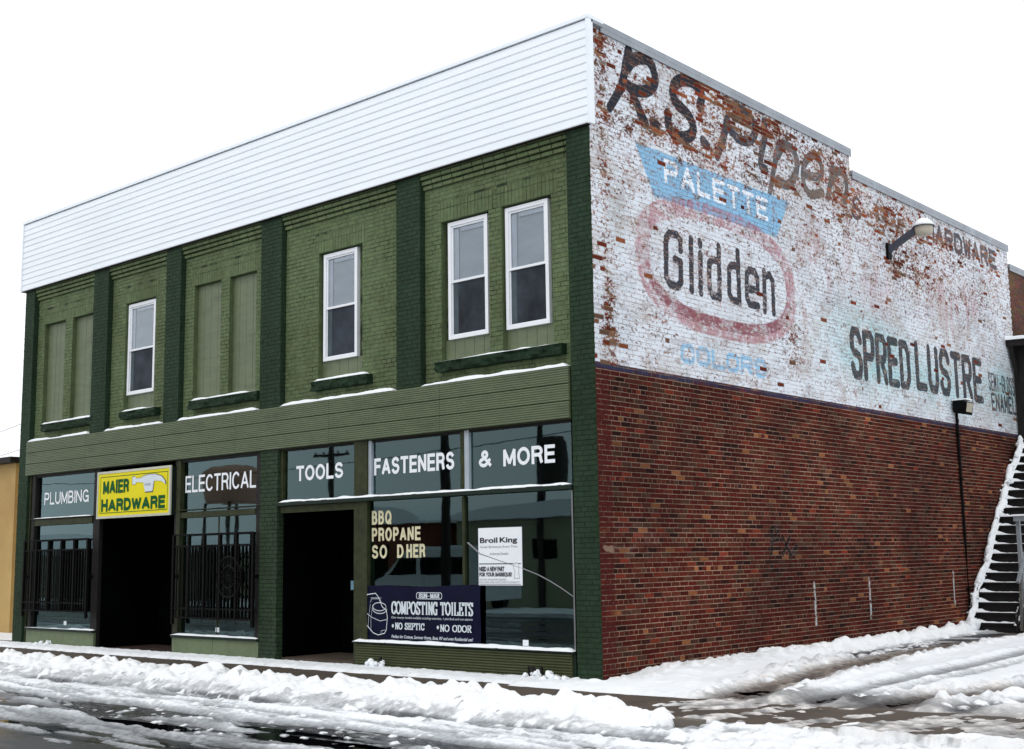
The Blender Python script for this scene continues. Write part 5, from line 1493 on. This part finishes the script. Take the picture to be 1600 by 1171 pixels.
utility_pole(-31.2, -22.0, 6.6, 'timber pole with crossarm opposite the right entrance')
wr = MB()
for dz, dx in ((0, -1), (0, .4), (-.9, 0)):
    pts = [(-70 + 90 * t, -24 + 13 * t * 1.0, 7.6 + dz - 1.6 * math.sin(math.pi * t) + dx * .1) for t in np.linspace(0, 1, 24)]
    wr.tube(pts, .015, 5)
tag(wr.build('overhead_wires', M['black']), 'black overhead wires strung along the opposite pavement', 'wires')
lw_ = MB()
for (z, dy) in ((6.3, 0), (5.55, .3), (5.3, .5)):
    lw_.tube([(-120 + t * 104, 30 - t * 26 + dy, z + 3 * (1 - t) - 1.2 * math.sin(math.pi * t)) for t in np.linspace(0, 1, 16)], .012, 5)
tag(lw_.build('service_wires', M['coping']), 'thin grey service wires running in behind the left corner', 'wires')

def far_building(x0, x1, y0, y1, h, wall, label, roof_h=.55, bands=None):
    b = empty('far_building', ((x0 + x1) / 2, y1, 0)); tag(b, label, 'building')
    adopt(MB().box(x0, x1, y0, y1, -.3, h).build('wall', M[wall]), b)
    V = []; n = 24
    pr = [(x0 - .3 + (x1 - x0 + .6) * i / n, h + .02 + roof_h * (1 - (2 * i / n - 1) ** 2) ** .5 * .9 + .08) for i in range(n + 1)]
    ol = [(x0 - .3, h + .01)] + pr + [(x1 + .3, h + .01)]
    adopt(MB().prism(ol, y0 - .3, y1 + .3).build('roof_snow', M['snow']), b)
    for (a, c, d, e) in (bands or []):
        w_ = MB().box(a, c, y1 + .002, y1 + .04, d, e).build('window', M['black']); adopt(w_, b)
    return b
far_building(-33.5, -24.2, -30, -20.5, 2.9, 'brown', 'low brown building with domed snowy roof opposite', .8, [(-32, -30, .9, 2.1), (-27, -26, 0, 2.1)])
far_building(-23.3, -6, -34, -21.5, 2.95, 'beige', 'long beige building with snow covered roof opposite', .6, [(-22, -21.2, 1.6, 2.2), (-19.5, -18.4, 1.5, 2.2), (-15, -14, 1.5, 2.2), (-11, -10, 1.5, 2.2)])
far_building(-75, -42, -36, -22, 2.0, 'beige', 'dark shed with snowy roof far along the opposite side', 1.2, [(-70, -68, 1, 2.2), (-60, -58, 1, 2.2), (-50, -48, 1, 2.2)])
tk = empty('rooftop_tank', (-38.8, -23, 0)); tag(tk, 'brown drum shaped tank on steel legs across the street', 'tank')
adopt(MB().lathe((-38.8, -22.5, 4.2), [(0, 0), (1.2, .05), (1.35, .3), (1.45, 1.5), (1.0, 1.75), (0, 1.85)], 20).build('tank', M['rust'], smooth=True), tk)
mb = MB()
for dx, dy in ((-1, -1), (1, -1), (1, 1), (-1, 1)): mb.beam((-38.8 + dx, -22.5 + dy, -.2), (-38.8 + dx * .9, -22.5 + dy * .9, 4.3), .12, .12, (0, 1, 0))
adopt(mb.build('legs', M['pole']), tk)
# white van parked opposite
vn_ = empty('parked_van', (-23.5, -16.6, -.12)); tag(vn_, 'white van with snowy roof parked on the far side of the street', 'van')
vp = [(-26.2, .25), (-26.2, .85), (-25.7, 1.0), (-25.0, 1.65), (-24.6, 1.85), (-21.6, 1.85), (-21.4, 1.7), (-21.35, .25)]
adopt(MB().prism(vp, -17.6, -15.7).build('body', M['van']), vn_)
adopt(MB().prism([(-25.5, 1.05), (-24.95, 1.6), (-24.2, 1.6), (-24.2, 1.05)], -15.698, -15.69).build('side_window', M['black']), vn_)
adopt(MB().prism([(-24.0, 1.05), (-24.0, 1.6), (-22.0, 1.6), (-22.0, 1.05)], -15.698, -15.69).build('side_window', M['black']), vn_)
adopt(MB().box(-24.7, -21.6, -17.5, -15.8, 1.852, 1.95).build('roof_snow', M['snow']), vn_)
for x in (-25.3, -22.2):
    pts = [(x + .32 * math.cos(t), .2 + .32 * math.sin(t)) for t in [2 * math.pi * k / 16 for k in range(16)]]
    adopt(MB().prism(pts, -15.88, -15.68).build('wheel', M['rubber']), vn_)
    adopt(MB().prism(pts, -17.62, -17.42).build('wheel', M['rubber']), vn_)
vn_.location.x += 4.6
bm = MB(); bm.box(-120, 60, -17.5, -14.6, -.29, -.05); tag(bm.build('far_pavement', M['snow']), kind='structure')
